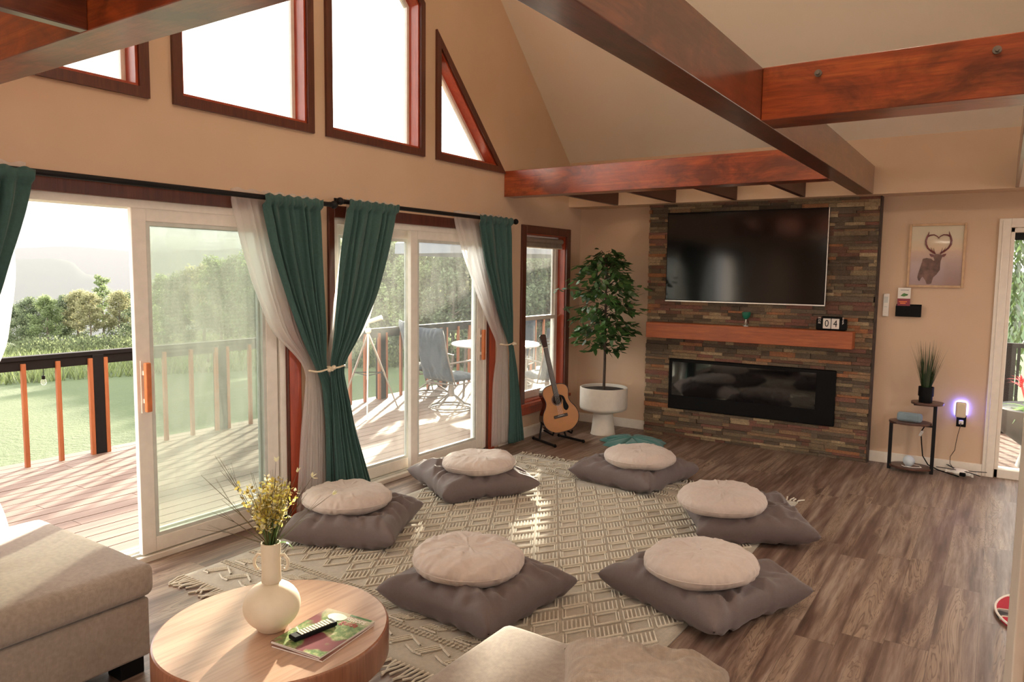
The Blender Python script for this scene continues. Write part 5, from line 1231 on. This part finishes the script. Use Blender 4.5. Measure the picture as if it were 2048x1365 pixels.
for i, (px_, d, k, s0) in enumerate(TR):
    az = R(33.542)-math.atan((px_-1024)/1473.0); x, y = 3.999-math.sin(az)*d, -7.402+math.cos(az)*d
    pr = protos[k]; o = pr if k not in used else copy_tree(pr); used.add(k)
    o.location = (x, y, gz(x, y)-.05); o.rotation_euler = (0, 0, rn.uniform(0, 6)); o.scale = (s0,)*3
    pl = PLC[0 if px_ < 290 else 1 if px_ < 640 else 2 if px_ < 990 else 3]
    sec = 0 if px_ < 290 else 1 if px_ < 640 else 2 if px_ < 990 else 3
    cnt[sec] = cnt.get(sec, 0)+1
    tag(o, '%s, %s along %s' % (KN[k], ORD[cnt[sec]-1], PLC[sec]), 'tree', 'woodland trees beyond the lawn')
# weeping tree beyond the glazed door
o = empty('willow_tree', (5.2, 13, gz(5.2, 13)), 0, 'drooping green willow tree beyond the glazed door', 'tree'); rn = random.Random(31)
m = MB(); m.tube([(0, 0, 0), (.1, 0, 2.2), (0, 0, 4.5)], [.3, .22, .08], 10); m.build('trunk', 'bark', o, smooth=True)
m = MB()
for i in range(420):
    a = rn.uniform(0, 2*PI); r_ = 3.6*rn.random()**.5; z = 6.3-.25*r_+rn.uniform(-.6, .6); L = rn.uniform(2.5, 5.2); p = Vector((r_*math.cos(a), r_*math.sin(a), z))
    for k in range(int(L/.11)):
        q = p+Vector((.08*math.sin(k*.3+i), .08*math.cos(k*.27+i), -.11*k))
        if q.z < .3: break
        m.cr = rn.random()+.001; aa = rn.uniform(0, 6.28); m.leaf(q, (math.cos(aa)*.5, math.sin(aa)*.5, -1), Vector((rn.random()-.5, rn.random()-.5, .2)), .20, .06)
m.build('crown', 'willow_green', o)['kind'] = 'stuff'
# hills
def ridge(name, dist, tab, label, seed, depth=500):
    m = MB(); m.csm = True
    def f(u, v):
        az = R(33.542+48-90*u); d = dist+depth*(v-.55)*1.6; px_ = (R(33.542)-az)
        h = interp(tab, 0) if False else None
        a_ = math.degrees(az); hh = 0
        T = sorted(tab)
        if a_ <= T[0][0]: hh = T[0][1]
        elif a_ >= T[-1][0]: hh = T[-1][1]
        else:
            for (p, q), (p2, q2) in zip(T, T[1:]):
                if p <= a_ <= p2: t = (a_-p)/(p2-p); t = t*t*(3-2*t); hh = q+(q2-q)*t; break
        prof_ = math.exp(-((v-.55)/.26)**2); x, y = 4-math.sin(az)*d, -7.4+math.cos(az)*d
        z = -260+(hh+260)*prof_+(3.0*noise.noise(Vector((x*.01, y*.01, seed)))+1.6*noise.noise(Vector((x*.04, y*.04, seed))))*(dist/2000)
        return (x, y, z)
    m.grid(f, 260, 30); tag(m.build(name, 'hill_forest', smooth=True), label, kind='structure')
def azp(px_): return 33.542-math.degrees(math.atan((px_-1024)/1473.0))
ridge('hills', 2500, [(azp(-200), 40), (azp(0), 50), (azp(50), 56), (azp(150), 61), (azp(200), 60), (azp(270), 50), (azp(320), 51), (azp(400), 61), (azp(480), 68), (azp(700), 60), (azp(1100), 30), (azp(2300), 20)], 'far hazy blue ridge', 1)
ridge('hills', 1500, [(azp(-200), 5), (azp(0), 13), (azp(50), 15), (azp(110), 18), (azp(140), 14), (azp(175), -8), (azp(240), -40), (azp(500), -60), (azp(2300), -70)], 'nearer hazy slope below the far ridge', 2, 350)
m = MB(); m.bb(-3600, -130, -600, 3600, -300, 66)
hz = m.build('haze', 'valley_haze'); tag(hz, 'blue white haze over the valley', 'haze', kind='stuff')
